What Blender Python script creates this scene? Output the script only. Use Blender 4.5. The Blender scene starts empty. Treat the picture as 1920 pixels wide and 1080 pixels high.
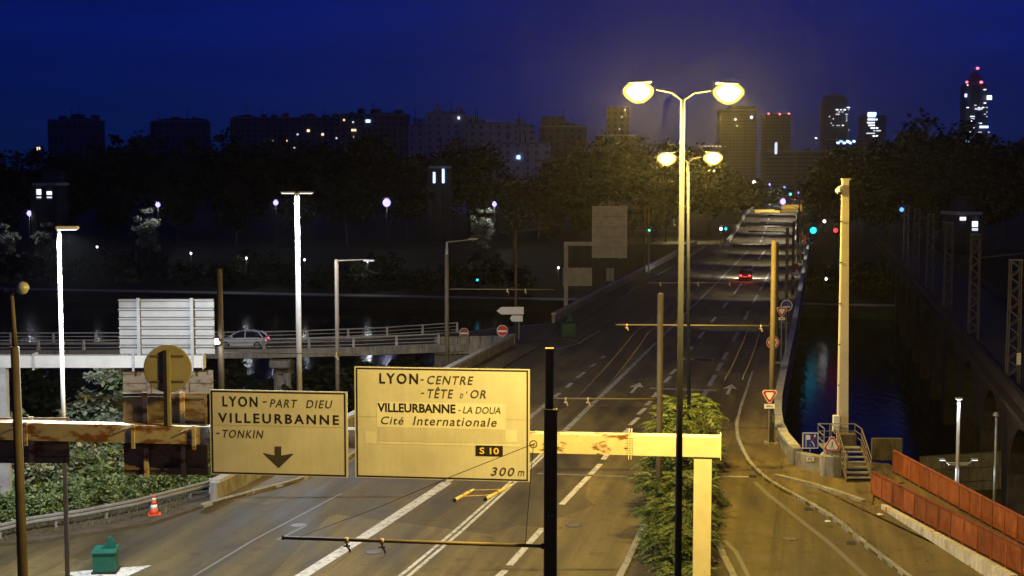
import bpy, math, random
from mathutils import Vector, Matrix

# ------------------------------------------------------------------ camera, sky, exposure
scene = bpy.context.scene
COL = scene.collection
F = 2600.0                       # focal length in pixels of the 1920 px wide photograph
HORIZON = 335.0
CAM_H = 14.0
TH = math.atan((540 - HORIZON) / F)
cam_data = bpy.data.cameras.new('camera')
cam_data.sensor_width = 36.0
cam_data.lens = 36.0 * F / 1920.0
cam_data.clip_start = 0.3
cam_data.clip_end = 20000
cam = bpy.data.objects.new('camera', cam_data)
COL.objects.link(cam)
cam.location = (0, 0, CAM_H)
cam.rotation_euler = (math.pi / 2 - TH, 0, 0)
scene.camera = cam

world = bpy.data.worlds.new('World')
scene.world = world
world.use_nodes = True
wn = world.node_tree
bg = wn.nodes['Background']
sky = wn.nodes.new('ShaderNodeTexSky')
sky.sky_type = 'NISHITA'
sky.sun_disc = False
sky.sun_elevation = math.radians(4.0)      # the last light behind the camera, dimmed to late dusk
sky.sun_rotation = math.radians(200)
sky.altitude = 200
sky.air_density = 1.0
sky.dust_density = 0.2
sky.ozone_density = 6.0
tint = wn.nodes.new('ShaderNodeMixRGB')
tint.blend_type = 'MULTIPLY'
tint.inputs[0].default_value = 1.0
tint.inputs[2].default_value = (0.004, 0.020, 0.205, 1)
wn.links.new(sky.outputs[0], tint.inputs[1])
addn = wn.nodes.new('ShaderNodeMixRGB')    # town glow carried evenly by the night air
addn.blend_type = 'ADD'
addn.inputs[0].default_value = 1.0
addn.inputs[2].default_value = (0.004, 0.012, 0.040, 1)
wtc = wn.nodes.new('ShaderNodeTexCoord')       # thin high cloud, drawn out in bands
wmp = wn.nodes.new('ShaderNodeMapping')
wmp.inputs['Scale'].default_value = (1.6, 1.6, 14.0)
wn.links.new(wtc.outputs['Generated'], wmp.inputs['Vector'])
wno = wn.nodes.new('ShaderNodeTexNoise')
wno.inputs['Scale'].default_value = 1.8
wno.inputs['Detail'].default_value = 6
wno.inputs['Roughness'].default_value = .6
wn.links.new(wmp.outputs[0], wno.inputs['Vector'])
wra = wn.nodes.new('ShaderNodeValToRGB')
wra.color_ramp.elements[0].position = .40
wra.color_ramp.elements[0].color = (.50, .56, .66, 1)
wra.color_ramp.elements[1].position = .60
wra.color_ramp.elements[1].color = (1.12, 1.10, 1.06, 1)
wn.links.new(wno.outputs['Fac'], wra.inputs[0])
cloud = wn.nodes.new('ShaderNodeMixRGB')
cloud.blend_type = 'MULTIPLY'
cloud.inputs[0].default_value = .8
wn.links.new(tint.outputs[0], cloud.inputs[1])
wn.links.new(wra.outputs[0], cloud.inputs[2])
wn.links.new(cloud.outputs[0], addn.inputs[1])
wn.links.new(addn.outputs[0], bg.inputs[0])
bg.inputs[1].default_value = 0.03

scene.view_settings.view_transform = 'Standard'
scene.view_settings.look = 'None'
scene.view_settings.gamma = 1.0
scene.view_settings.use_curve_mapping = False
scene.view_settings.exposure = 3.0
scene.cycles.use_denoising = True
scene.cycles.max_bounces = 4
scene.cycles.diffuse_bounces = 2
scene.cycles.glossy_bounces = 2
scene.cycles.transparent_max_bounces = 6
scene.cycles.sample_clamp_indirect = 4
scene.cycles.caustics_reflective = False
scene.cycles.caustics_refractive = False

R = random.Random(7)

# ------------------------------------------------------------------ helpers
def ray(px, py):
    c = (px - 960) / F
    v = (540 - py) / F
    return Vector((c, math.cos(TH) + v * math.sin(TH), -math.sin(TH) + v * math.cos(TH)))

def P(px, py, Y):
    d = ray(px, py)
    return Vector((0, 0, CAM_H)) + d * (Y / d.y)

def U(px, py, z=0.0):
    d = ray(px, py)
    return Vector((0, 0, CAM_H)) + d * ((z - CAM_H) / d.z)

def plane_hit(px, py, o, n):
    d = ray(px, py)
    c = Vector((0, 0, CAM_H))
    return c + d * ((Vector(o) - c).dot(n) / d.dot(n))

def V(*a):
    return Vector(a)

def lerp(a, b, t):
    return a + (b - a) * t

def interp(pts, x):
    if x <= pts[0][0]:
        (x0, y0), (x1, y1) = pts[0], pts[1]
    else:
        for k in range(len(pts) - 1):
            (x0, y0), (x1, y1) = pts[k], pts[k + 1]
            if x <= x1:
                break
    return y0 + (y1 - y0) * (x - x0) / (x1 - x0)

class MB:
    """collects shapes; build() links them as one mesh object"""
    def __init__(self):
        self.v, self.f, self.uv = [], [], None
    def add(self, verts, faces):
        o = len(self.v)
        self.v += [Vector(p) for p in verts]
        self.f += [tuple(i + o for i in f) for f in faces]
        return self
    def box(self, c, s, rz=0.0, bev=0.0):
        c = Vector(c)
        x, y, z = (k / 2 for k in s)
        if bev > 0:
            b = min(bev, x * .45, y * .45)
            ring = [(-x + b, -y), (x - b, -y), (x, -y + b), (x, y - b), (x - b, y), (-x + b, y), (-x, y - b), (-x, -y + b)]
            bz = min(bev, z * .45)
            lv = []
            for zz, k in ((-z, 1 - b / max(x, y)), (-z + bz, 1), (z - bz, 1), (z, 1 - b / max(x, y))):
                lv += [(px * k, py * k, zz) for px, py in ring]
            fs = [tuple(range(7, -1, -1)), tuple(range(24, 32))]
            for l in range(3):
                for i in range(8):
                    fs.append((l * 8 + i, l * 8 + (i + 1) % 8, l * 8 + 8 + (i + 1) % 8, l * 8 + 8 + i))
        else:
            lv = [(-x, -y, -z), (x, -y, -z), (x, y, -z), (-x, y, -z), (-x, -y, z), (x, -y, z), (x, y, z), (-x, y, z)]
            fs = [(3, 2, 1, 0), (4, 5, 6, 7), (0, 1, 5, 4), (1, 2, 6, 5), (2, 3, 7, 6), (3, 0, 4, 7)]
        m = Matrix.Rotation(rz, 3, 'Z')
        return self.add([c + m @ Vector(p) for p in lv], fs)
    def frame(self, p, q, up=(0, 0, 1)):
        p, q = Vector(p), Vector(q)
        d = (q - p).normalized()
        up = Vector(up)
        if abs(d.dot(up)) > .98:
            up = Vector((0, 1, 0)) if abs(d.z) > .9 else Vector((0, 0, 1))
        s = d.cross(up).normalized()
        return p, q, d, s, s.cross(d).normalized()
    def beam(self, p, q, w, h, w2=None, h2=None, up=(0, 0, 1)):
        p, q, d, s, u = self.frame(p, q, up)
        w2 = w if w2 is None else w2
        h2 = h if h2 is None else h2
        vs = []
        for o, a, b in ((p, w, h), (q, w2, h2)):
            for i, j in ((-1, -1), (1, -1), (1, 1), (-1, 1)):
                vs.append(o + s * (i * a / 2) + u * (j * b / 2))
        return self.add(vs, [(3, 2, 1, 0), (4, 5, 6, 7), (0, 1, 5, 4), (1, 2, 6, 5), (2, 3, 7, 6), (3, 0, 4, 7)])
    def tube(self, p, q, r0, r1=None, n=8):
        p, q, d, s, u = self.frame(p, q)
        r1 = r0 if r1 is None else r1
        vs = []
        for o, r in ((p, r0), (q, r1)):
            for i in range(n):
                a = 2 * math.pi * i / n
                vs.append(o + s * (math.cos(a) * r) + u * (math.sin(a) * r))
        fs = [(i, (i + 1) % n, n + (i + 1) % n, n + i) for i in range(n)]
        fs += [tuple(range(n - 1, -1, -1)), tuple(range(n, 2 * n))]
        return self.add(vs, fs)
    def path(self, pts, r, n=6):
        for a, b in zip(pts, pts[1:]):
            self.tube(a, b, r, r, n)
        return self
    def lathe(self, c, prof, n=12, axis=(0, 0, 1)):
        """prof: list of (radius, height) along axis"""
        c = Vector(c)
        ax = Vector(axis).normalized()
        s = ax.orthogonal().normalized()
        u = ax.cross(s)
        vs, fs = [], []
        for r, h in prof:
            for i in range(n):
                a = 2 * math.pi * i / n
                vs.append(c + ax * h + s * (r * math.cos(a)) + u * (r * math.sin(a)))
        for k in range(len(prof) - 1):
            for i in range(n):
                fs.append((k * n + i, k * n + (i + 1) % n, (k + 1) * n + (i + 1) % n, (k + 1) * n + i))
        fs += [tuple(range(n - 1, -1, -1)), tuple(range((len(prof) - 1) * n, len(prof) * n))]
        return self.add(vs, fs)
    def prism(self, poly, ext):
        """poly: 3-D outline, ext: extrusion vector"""
        n = len(poly)
        e = Vector(ext)
        vs = [Vector(p) for p in poly] + [Vector(p) + e for p in poly]
        fs = [tuple(range(n - 1, -1, -1)), tuple(range(n, 2 * n))]
        fs += [(i, (i + 1) % n, n + (i + 1) % n, n + i) for i in range(n)]
        return self.add(vs, fs)
    def strip(self, left, right):
        vs = [v for pair in zip(left, right) for v in pair]
        n = len(left)
        return self.add(vs, [(2 * i, 2 * i + 1, 2 * i + 3, 2 * i + 2) for i in range(n - 1)])
    def loft(self, rings, close=True, caps=True):
        n = len(rings[0])
        vs = [p for r in rings for p in r]
        fs = []
        for k in range(len(rings) - 1):
            for i in range(n if close else n - 1):
                fs.append((k * n + i, k * n + (i + 1) % n, (k + 1) * n + (i + 1) % n, (k + 1) * n + i))
        if caps:
            fs += [tuple(range(n - 1, -1, -1)), tuple(range((len(rings) - 1) * n, len(rings) * n))]
        return self.add(vs, fs)
    def mesh(self, name, off=(0, 0, 0), smooth=False):
        off = Vector(off)
        me = bpy.data.meshes.new(name)
        me.from_pydata([tuple(p - off) for p in self.v], [], self.f)
        if smooth:
            me.polygons.foreach_set('use_smooth', [True] * len(me.polygons))
        me.update()
        return me
    def build(self, name, mat, parent=None, smooth=False, off=None, **props):
        if off is None:
            off = root_of(parent).location if parent else (0, 0, 0)
        me = self.mesh(name, off, smooth)
        o = bpy.data.objects.new(name, me)
        COL.objects.link(o)
        me.materials.append(M[mat] if isinstance(mat, str) else mat)
        if parent:
            o.parent = parent
        for k, v in props.items():
            o[k] = v
        return o

def root_of(o):
    while o.parent:
        o = o.parent
    return o

def thing(name, label, cat, loc=(0, 0, 0), group=None):
    o = bpy.data.objects.new(name, None)
    COL.objects.link(o)
    o.location = loc
    o.empty_display_size = .3
    tag(o, label, cat, group)
    return o

def tag(o, label, cat, group=None):
    o['label'] = label
    o['category'] = cat
    if group:
        o['group'] = group
    return o

def solo(mb, name, mat, label, cat, base=None, group=None, smooth=False):
    """a thing that is one mesh, its origin at its base"""
    if base is None:
        zs = min(p.z for p in mb.v)
        base = Vector((sum(p.x for p in mb.v) / len(mb.v), sum(p.y for p in mb.v) / len(mb.v), zs))
    o = mb.build(name, mat, off=base, smooth=smooth)
    o.location = base
    return tag(o, label, cat, group)

def struct(mb, name, mat, smooth=False):
    o = mb.build(name, mat, smooth=smooth)
    o['kind'] = 'structure'
    return o

def copy_tree(src, loc=None, rz=None, scale=None, label=None, group=None, parent=None):
    c = src.copy()
    COL.objects.link(c)
    c.parent = parent
    if loc is not None:
        c.location = loc
    if rz is not None:
        c.rotation_euler = (0, 0, rz)
    if scale is not None:
        c.scale = (scale,) * 3 if not hasattr(scale, '__len__') else scale
    if label:
        c['label'] = label
    if group:
        c['group'] = group
    for ch in src.children:
        copy_tree(ch, parent=c)
    return c

def lamp(parent, loc, watts, color, radius=.12, name='bulb', kind='POINT', aim=None, angle=None, blend=.5):
    ld = bpy.data.lights.new(name, kind)
    ld.energy = watts
    ld.color = color
    if kind == 'AREA':
        ld.shape = 'DISK'
        ld.size = radius * 2
    else:
        ld.shadow_soft_size = radius
    if kind == 'SPOT':
        ld.spot_size = math.radians(angle or 120)
        ld.spot_blend = blend
    o = bpy.data.objects.new(name, ld)
    COL.objects.link(o)
    if aim is not None:
        o.rotation_euler = Vector(aim).to_track_quat('-Z', 'Y').to_euler()
    if parent:
        o.parent = parent
        o.location = Vector(loc) - root_of(parent).location
    else:
        o.location = loc
    return o

# ------------------------------------------------------------------ materials
M = {}
def nodes_of(name):
    m = bpy.data.materials.new(name)
    m.use_nodes = True
    M[name] = m
    nt = m.node_tree
    return m, nt, nt.nodes['Principled BSDF']

def ramp(nt, fac, stops):
    r = nt.nodes.new('ShaderNodeValToRGB')
    el = r.color_ramp.elements
    while len(el) < len(stops):
        el.new(.5)
    for e, (p, c) in zip(el, stops):
        e.position = p
        e.color = (*c, 1) if len(c) == 3 else c
    nt.links.new(fac, r.inputs[0])
    return r.outputs[0]

def noise(nt, scale, detail=5, rough=.6, vec=None, obj=True):
    n = nt.nodes.new('ShaderNodeTexNoise')
    n.inputs['Scale'].default_value = scale
    n.inputs['Detail'].default_value = detail
    n.inputs['Roughness'].default_value = rough
    if vec is None:
        g = nt.nodes.new('ShaderNodeNewGeometry')
        vec = g.outputs['Position']
    nt.links.new(vec, n.inputs['Vector'])
    return n.outputs['Fac']

def stretch(nt, s, rot=(0, 0, 0)):
    g = nt.nodes.new('ShaderNodeNewGeometry')
    mp = nt.nodes.new('ShaderNodeMapping')
    mp.inputs['Scale'].default_value = s
    mp.inputs['Rotation'].default_value = rot
    nt.links.new(g.outputs['Position'], mp.inputs['Vector'])
    return mp.outputs[0]

def along_road(nt, w, l):
    g = nt.nodes.new('ShaderNodeNewGeometry')
    mp = nt.nodes.new('ShaderNodeMapping')
    mp.vector_type = 'TEXTURE'
    mp.inputs['Rotation'].default_value = (0, 0, -.218)
    mp.inputs['Scale'].default_value = (w, l, 1)
    nt.links.new(g.outputs['Position'], mp.inputs['Vector'])
    return mp.outputs[0]

def bump(nt, bsdf, fac, strength=.3, dist=.02):
    b = nt.nodes.new('ShaderNodeBump')
    b.inputs['Strength'].default_value = strength
    b.inputs['Distance'].default_value = dist
    nt.links.new(fac, b.inputs['Height'])
    nt.links.new(b.outputs[0], bsdf.inputs['Normal'])

def mixc(nt, fac, a, b, blend='MIX'):
    m = nt.nodes.new('ShaderNodeMixRGB')
    m.blend_type = blend
    for i, s in ((0, fac), (1, a), (2, b)):
        if isinstance(s, (int, float)):
            m.inputs[i].default_value = s
        elif isinstance(s, tuple):
            m.inputs[i].default_value = (*s, 1)
        else:
            nt.links.new(s, m.inputs[i])
    return m.outputs[0]

def mat(name, c, var=.25, scale=3.0, rough=.7, metal=0.0, bumps=.15, bscale=30.0, spec=.4):
    """plain surface with large and fine variation of its own colour"""
    m, nt, b = nodes_of(name)
    lo = tuple(k * (1 - var) for k in c)
    hi = tuple(min(1, k * (1 + var)) for k in c)
    n1 = noise(nt, scale, 6, .65)
    col = ramp(nt, n1, [(.3, lo), (.7, hi)])
    nt.links.new(col, b.inputs['Base Color'])
    b.inputs['Roughness'].default_value = rough
    b.inputs['Metallic'].default_value = metal
    b.inputs['Specular IOR Level'].default_value = spec
    if bumps:
        bump(nt, b, noise(nt, bscale, 3), bumps, .01)
    return m

def emit(name, c, s):
    m = bpy.data.materials.new(name)
    m.use_nodes = True
    nt = m.node_tree
    nt.nodes.remove(nt.nodes['Principled BSDF'])
    e = nt.nodes.new('ShaderNodeEmission')
    e.inputs[0].default_value = (*c, 1)
    e.inputs[1].default_value = s
    nt.links.new(e.outputs[0], nt.nodes['Material Output'].inputs[0])
    M[name] = m
    return m

# asphalt: wheel-path streaks along the road, patches, fine aggregate
def asphalt(name, base, streak=.35):
    m, nt, b = nodes_of(name)
    big = noise(nt, .35, 5, .6, stretch(nt, (1.6, .35, 1), (0, 0, .22)))
    fine = noise(nt, 9.0, 6, .75)
    grit = noise(nt, 70.0, 2, .5)
    c1 = ramp(nt, big, [(.32, tuple(k * (1 - streak) for k in base)), (.68, tuple(k * (1 + streak) for k in base))])
    c2 = mixc(nt, .55, c1, ramp(nt, fine, [(.35, (.55, .55, .55)), (.65, (1.25, 1.25, 1.25))]), 'MULTIPLY')
    c3 = mixc(nt, .5, c2, ramp(nt, grit, [(.4, (.7, .7, .7)), (.62, (1.3, 1.3, 1.3))]), 'MULTIPLY')
    pt_ = nt.nodes.new('ShaderNodeTexVoronoi')
    pt_.distance = 'CHEBYCHEV'
    pt_.inputs['Scale'].default_value = .11
    nt.links.new(stretch(nt, (1.0, .45, 1), (0, 0, .22)), pt_.inputs['Vector'])
    pw = nt.nodes.new('ShaderNodeSeparateColor')
    nt.links.new(pt_.outputs['Color'], pw.inputs[0])
    c3 = mixc(nt, .95, c3, ramp(nt, pw.outputs[0], [(.15, (.70, .70, .70)), (.35, (1, 1, 1)), (.75, (1, 1, 1)), (.95, (1.22, 1.2, 1.15))]), 'MULTIPLY')
    spots = noise(nt, 1.4, 3, .5)
    c3 = mixc(nt, .6, c3, ramp(nt, spots, [(.30, (.55, .54, .52)), (.42, (1, 1, 1))]), 'MULTIPLY')
    trk = noise(nt, 1.0, 4, .6, along_road(nt, .8, 26))
    c3 = mixc(nt, .85, c3, ramp(nt, trk, [(.36, (.66, .65, .64)), (.5, (1, 1, 1)), (.66, (1.3, 1.28, 1.24))]), 'MULTIPLY')
    oil = noise(nt, 1.0, 5, .7, along_road(nt, 1.4, 5))
    c3 = mixc(nt, .8, c3, ramp(nt, oil, [(.30, (.5, .49, .48)), (.40, (1, 1, 1))]), 'MULTIPLY')
    # sealed cracks
    vor = nt.nodes.new('ShaderNodeTexVoronoi')
    vor.feature = 'DISTANCE_TO_EDGE'
    vor.inputs['Scale'].default_value = .13
    nt.links.new(stretch(nt, (1.2, .5, 1), (0, 0, .5)), vor.inputs['Vector'])
    cr = ramp(nt, vor.outputs[0], [(0.0, (.45, .45, .45)), (.006, (1, 1, 1))])
    c4 = mixc(nt, .22, c3, cr, 'MULTIPLY')
    nt.links.new(c4, b.inputs['Base Color'])
    rr = ramp(nt, big, [(.3, (.62, .62, .62)), (.7, (.86, .86, .86))])
    nt.links.new(rr, b.inputs['Roughness'])
    b.inputs['Specular IOR Level'].default_value = .35
    bump(nt, b, grit, .35, .01)

asphalt('asphalt', (.098, .075, .028), .5)
asphalt('asphalt_slip', (.10, .083, .055), .2)
asphalt('pavement_tar', (.13, .10, .042), .35)

# road paint, worn through to the asphalt
def paint(name, c, wear=.46):
    m, nt, b = nodes_of(name)
    w = noise(nt, 3.2, 9, .8)
    f = ramp(nt, w, [(wear - .05, (0, 0, 0)), (wear + .04, (1, 1, 1))])
    g = noise(nt, .8, 4)
    cc = ramp(nt, g, [(.3, tuple(k * .75 for k in c)), (.7, c)])
    nt.links.new(mixc(nt, f, (.13, .125, .115), cc), b.inputs['Base Color'])
    b.inputs['Roughness'].default_value = .65

paint('road_paint', (.56, .55, .51), .45)
paint('road_paint_worn', (.42, .41, .38), .5)
paint('road_paint_faint', (.14, .125, .09), .55)

# concrete: streaks running down, stains, pores
def concrete(name, c, stain=.5, graffiti=None):
    m, nt, b = nodes_of(name)
    a = noise(nt, .9, 7, .7)
    d = noise(nt, 1.6, 6, .7, stretch(nt, (3.5, 3.5, .5)))
    col = ramp(nt, a, [(.3, tuple(k * .7 for k in c)), (.7, tuple(min(1, k * 1.2) for k in c))])
    dirt = ramp(nt, d, [(.36, (1 - stain,) * 3), (.58, (1, 1, 1))])
    col = mixc(nt, .9, col, dirt, 'MULTIPLY')
    if graffiti:
        g = noise(nt, 1.1, 2, .5)
        w = nt.nodes.new('ShaderNodeTexWave')
        w.inputs['Scale'].default_value = 2.2
        w.inputs['Distortion'].default_value = 9
        w.inputs['Detail'].default_value = 3
        gg = nt.nodes.new('ShaderNodeNewGeometry')
        nt.links.new(gg.outputs['Position'], w.inputs['Vector'])
        msk = mixc(nt, 1.0, ramp(nt, g, [(.54, (0, 0, 0)), (.57, (1, 1, 1))]), ramp(nt, w.outputs['Fac'], [(.55, (0, 0, 0)), (.65, (1, 1, 1))]), 'MULTIPLY')
        col = mixc(nt, msk, col, graffiti)
    nt.links.new(col, b.inputs['Base Color'])
    b.inputs['Roughness'].default_value = .85
    b.inputs['Specular IOR Level'].default_value = .25
    bump(nt, b, noise(nt, 14, 5, .7), .35, .02)

concrete('concrete', (.30, .285, .25))
concrete('concrete_pale', (.46, .45, .42), .3)
concrete('concrete_dark', (.16, .15, .13))
concrete('concrete_white', (.62, .58, .50), .4, (.40, .13, .09))
concrete('concrete_tagged', (.12, .105, .075), .45, (.03, .028, .025))
concrete('kerb_stone', (.33, .32, .29), .35)
concrete('stone', (.055, .042, .034), .55)

# painted steel with rust patches
def rusty(name, c, lo, hi, rust=(.16, .06, .02)):
    m, nt, b = nodes_of(name)
    a = noise(nt, 1.7, 5, .6, stretch(nt, (1.0, 1.0, 2.2)))
    f = ramp(nt, a, [(lo, (0, 0, 0)), (hi, (1, 1, 1))])
    fine = noise(nt, 12, 6, .8)
    f2 = mixc(nt, .35, f, ramp(nt, fine, [(.58, (0, 0, 0)), (.64, (1, 1, 1))]), 'SCREEN') if lo < .62 else f
    rc = ramp(nt, fine, [(.3, tuple(k * .55 for k in rust)), (.7, tuple(k * 1.5 for k in rust))])
    pc = ramp(nt, noise(nt, 2.5, 5), [(.3, tuple(k * .85 for k in c)), (.7, c)])
    nt.links.new(mixc(nt, f2, pc, rc), b.inputs['Base Color'])
    nt.links.new(mixc(nt, f2, (.5, .5, .5), (.95, .95, .95)), b.inputs['Roughness'])
    bump(nt, b, f2, -.3, .01)

rusty('beam_rusty', (.40, .35, .23), .50, .60)
rusty('beam_worn', (.64, .58, .41), .53, .62)
rusty('beam_clean', (.72, .68, .52), .66, .72)
rusty('panel_brown', (.17, .13, .08), .5, .62, (.07, .04, .02))
rusty('ramp_red', (.33, .098, .032), .66, .78, (.24, .10, .05))

m_ = M['ramp_red']
nt = m_.node_tree
b_ = nt.nodes['Principled BSDF']
old = b_.inputs['Base Color'].links[0].from_socket
oi = nt.nodes.new('ShaderNodeObjectInfo')
pc_ = ramp(nt, oi.outputs['Random'], [(0, (.72, .70, .70)), (1, (1.25, 1.2, 1.15))])
grime = ramp(nt, noise(nt, 2.6, 7, .75, stretch(nt, (1, 1, .4))), [(.36, (.45, .42, .4)), (.6, (1, 1, 1))])
nt.links.new(mixc(nt, .85, mixc(nt, 1.0, old, pc_, 'MULTIPLY'), grime, 'MULTIPLY'), b_.inputs['Base Color'])
mat('white_steel', (.48, .48, .475), .12, 1.2, .5)
mat('galvanised', (.24, .245, .25), .2, 2.0, .5, .3)
mat('lattice_steel', (.10, .095, .09), .2, 2.0, .6, .2)
mat('track_gravel', (.05, .045, .04), .3, 3, .95)
def panel_paint(name, c):
    """old reflective sheeting: rain streaks, dull patches"""
    m, nt, b = nodes_of(name)
    st = ramp(nt, noise(nt, 1.0, 6, .7, stretch(nt, (7, 7, .55))), [(.34, (.80, .78, .72)), (.60, (1, 1, 1))])
    pa = ramp(nt, noise(nt, .7, 5, .65), [(.32, tuple(k * .86 for k in c)), (.68, tuple(k * 1.08 for k in c))])
    sp = ramp(nt, noise(nt, 9, 5, .8), [(.28, (.75, .72, .66)), (.36, (1, 1, 1))])
    nt.links.new(mixc(nt, .6, mixc(nt, .38, pa, st, 'MULTIPLY'), sp, 'MULTIPLY'), b.inputs['Base Color'])
    b.inputs['Roughness'].default_value = .5
mat('alu_back', (.33, .33, .33), .12, 1.5, .5, .2)
mat('alu_dirty', (.36, .36, .37), .25, 1.5, .6, .2)
mat('dark_steel', (.014, .013, .012), .3, 2, .55)
mat('pole_brown', (.085, .066, .042), .3, 1.2, .7)
mat('pole_ochre', (.15, .115, .065), .2, .9, .65)
mat('mast_cream', (.50, .45, .34), .15, .8, .7)
mat('lamp_pole', (.022, .024, .034), .2, 1.5, .8, 0, .1, 30, .12)
mat('wire', (.05, .045, .035), .2, 5, .5, .5, 0)
mat('wire_brass', (.14, .10, .05), .2, 5, .45, .5, 0)
mat('brass', (.52, .42, .22), .25, 6, .5, .2)
panel_paint('board_white', (.50, .495, .475))
panel_paint('board_patch', (.60, .595, .56))
panel_paint('board_patch_old', (.47, .46, .43))
mat('sign_black', (.012, .012, .012), .1, 3, .5, 0, 0)
mat('sign_brown', (.05, .045, .035), .1, 3, .5, 0, 0)
mat('sign_white', (.75, .74, .71), .06, 3, .45, 0, 0)
mat('sign_red', (.42, .02, .02), .1, 3, .45, 0, 0)
mat('sign_blue', (.015, .035, .30), .1, 3, .45, 0, 0)
mat('sign_back', (.20, .18, .12), .15, 2, .6)
mat('sign_yellow', (.72, .50, .10), .06, 3, .5, 0, 0)
mat('cone_orange', (.70, .09, .03), .1, 4, .55, 0, 0)
mat('cone_white', (.75, .75, .75), .1, 4, .5, 0, 0)
mat('green_plastic', (.01, .085, .06), .2, 3, .45, 0, .05)
mat('green_dull', (.012, .06, .035), .3, 3, .6, 0, .05)
mat('car_silver', (.78, .79, .82), .04, 2, .3, 0, 0, 30, .6)
mat('car_red', (.06, .012, .012), .05, 2, .25, .3, 0, 30, .6)
mat('car_glass', (.012, .014, .016), .1, 3, .06, 0, 0, 30, .7)
mat('rubber', (.018, .018, .018), .2, 6, .85)
mat('rim', (.4, .4, .42), .1, 6, .4, .8, 0)
mat('dry_leaf', (.30, .20, .08), .35, 9, .9, 0, 0)
mat('paper', (.7, .68, .6), .1, 9, .9, 0, 0)
mat('bark', (.09, .07, .05), .4, 5, .9, 0, .5)
mat('soil', (.07, .055, .035), .4, 1.5, .95, 0, .5, 8)
mat('grass_ground', (.022, .026, .013), .5, .6, .95, 0, .5, 5)
mat('path_gravel', (.30, .28, .23), .2, .8, .9)
mat('facade_grey', (.30, .29, .29), .12, .05, .9, 0, 0)

def leafmat(name, lo, hi):
    m, nt, b = nodes_of(name)
    oi = nt.nodes.new('ShaderNodeObjectInfo')
    g = noise(nt, 1.3, 4, .7)
    r = nt.nodes.new('ShaderNodeNewGeometry')
    mix = nt.nodes.new('ShaderNodeMath')
    mix.operation = 'ADD'
    s = nt.nodes.new('ShaderNodeMath')
    s.operation = 'MULTIPLY'
    s.inputs[1].default_value = .5
    nt.links.new(r.outputs['Random Per Island'], s.inputs[0])
    s2 = nt.nodes.new('ShaderNodeMath')
    s2.operation = 'MULTIPLY'
    s2.inputs[1].default_value = .6
    nt.links.new(g, s2.inputs[0])
    nt.links.new(s.outputs[0], mix.inputs[0])
    nt.links.new(s2.outputs[0], mix.inputs[1])
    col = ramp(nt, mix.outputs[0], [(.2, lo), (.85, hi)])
    nt.links.new(col, b.inputs['Base Color'])
    b.inputs['Roughness'].default_value = .6
    b.inputs['Specular IOR Level'].default_value = .3
    tr = nt.nodes.new('ShaderNodeBsdfTranslucent')
    nt.links.new(col, tr.inputs[0])
    ms = nt.nodes.new('ShaderNodeMixShader')
    ms.inputs[0].default_value = .25
    nt.links.new(b.outputs[0], ms.inputs[1])
    nt.links.new(tr.outputs[0], ms.inputs[2])
    nt.links.new(ms.outputs[0], nt.nodes['Material Output'].inputs[0])

leafmat('leaf_shrub', (.03, .07, .02), (.36, .46, .22))
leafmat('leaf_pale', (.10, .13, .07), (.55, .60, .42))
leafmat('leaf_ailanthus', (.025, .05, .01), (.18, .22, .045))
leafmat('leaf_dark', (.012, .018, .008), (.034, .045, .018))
leafmat('leaf_mid', (.04, .06, .02), (.10, .13, .05))
leafmat('leaf_grass', (.06, .08, .025), (.20, .20, .08))

# river
m, nt, b = nodes_of('river_water')
b.inputs['Base Color'].default_value = (.006, .010, .014, 1)
b.inputs['Roughness'].default_value = .10
b.inputs['Specular IOR Level'].default_value = .18
b.inputs['IOR'].default_value = 1.2
bump(nt, b, noise(nt, .9, 4, .55, stretch(nt, (1, .5, 1))), .35, .15)

# far facades: a grid of windows too small to tell apart
def facade(name, wall, glass, sx, sz, w=.45):
    m, nt, b = nodes_of(name)
    tc = nt.nodes.new('ShaderNodeTexCoord')
    sp = nt.nodes.new('ShaderNodeSeparateXYZ')
    nt.links.new(tc.outputs['Object'], sp.inputs[0])
    def cell(sock, size, frac):
        d = nt.nodes.new('ShaderNodeMath'); d.operation = 'DIVIDE'; d.inputs[1].default_value = size
        nt.links.new(sock, d.inputs[0])
        fr = nt.nodes.new('ShaderNodeMath'); fr.operation = 'FRACT'
        nt.links.new(d.outputs[0], fr.inputs[0])
        lt = nt.nodes.new('ShaderNodeMath'); lt.operation = 'LESS_THAN'; lt.inputs[1].default_value = frac
        nt.links.new(fr.outputs[0], lt.inputs[0])
        return lt.outputs[0]
    ad = nt.nodes.new('ShaderNodeMath'); ad.operation = 'ADD'
    nt.links.new(sp.outputs[0], ad.inputs[0]); nt.links.new(sp.outputs[1], ad.inputs[1])
    mu = nt.nodes.new('ShaderNodeMath'); mu.operation = 'MULTIPLY'
    nt.links.new(cell(ad.outputs[0], sx, w), mu.inputs[0])
    nt.links.new(cell(sp.outputs[2], sz, .5), mu.inputs[1])
    nt.links.new(mixc(nt, mu.outputs[0], wall, glass), b.inputs['Base Color'])
    b.inputs['Roughness'].default_value = .7

facade('facade_slab', (.13, .12, .13), (.05, .05, .06), 3.2, 2.9)
facade('facade_glow', (.30, .28, .28), (.2, .2, .2), 3.2, 2.9)
facade('facade_pale', (.48, .47, .48), (.22, .22, .24), 3.6, 2.9, .38)
facade('facade_dark', (.03, .03, .033), (.015, .016, .02), 2.4, 3.0)
facade('facade_tower', (.10, .10, .11), (.02, .022, .03), 2.4, 3.4, .6)

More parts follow.
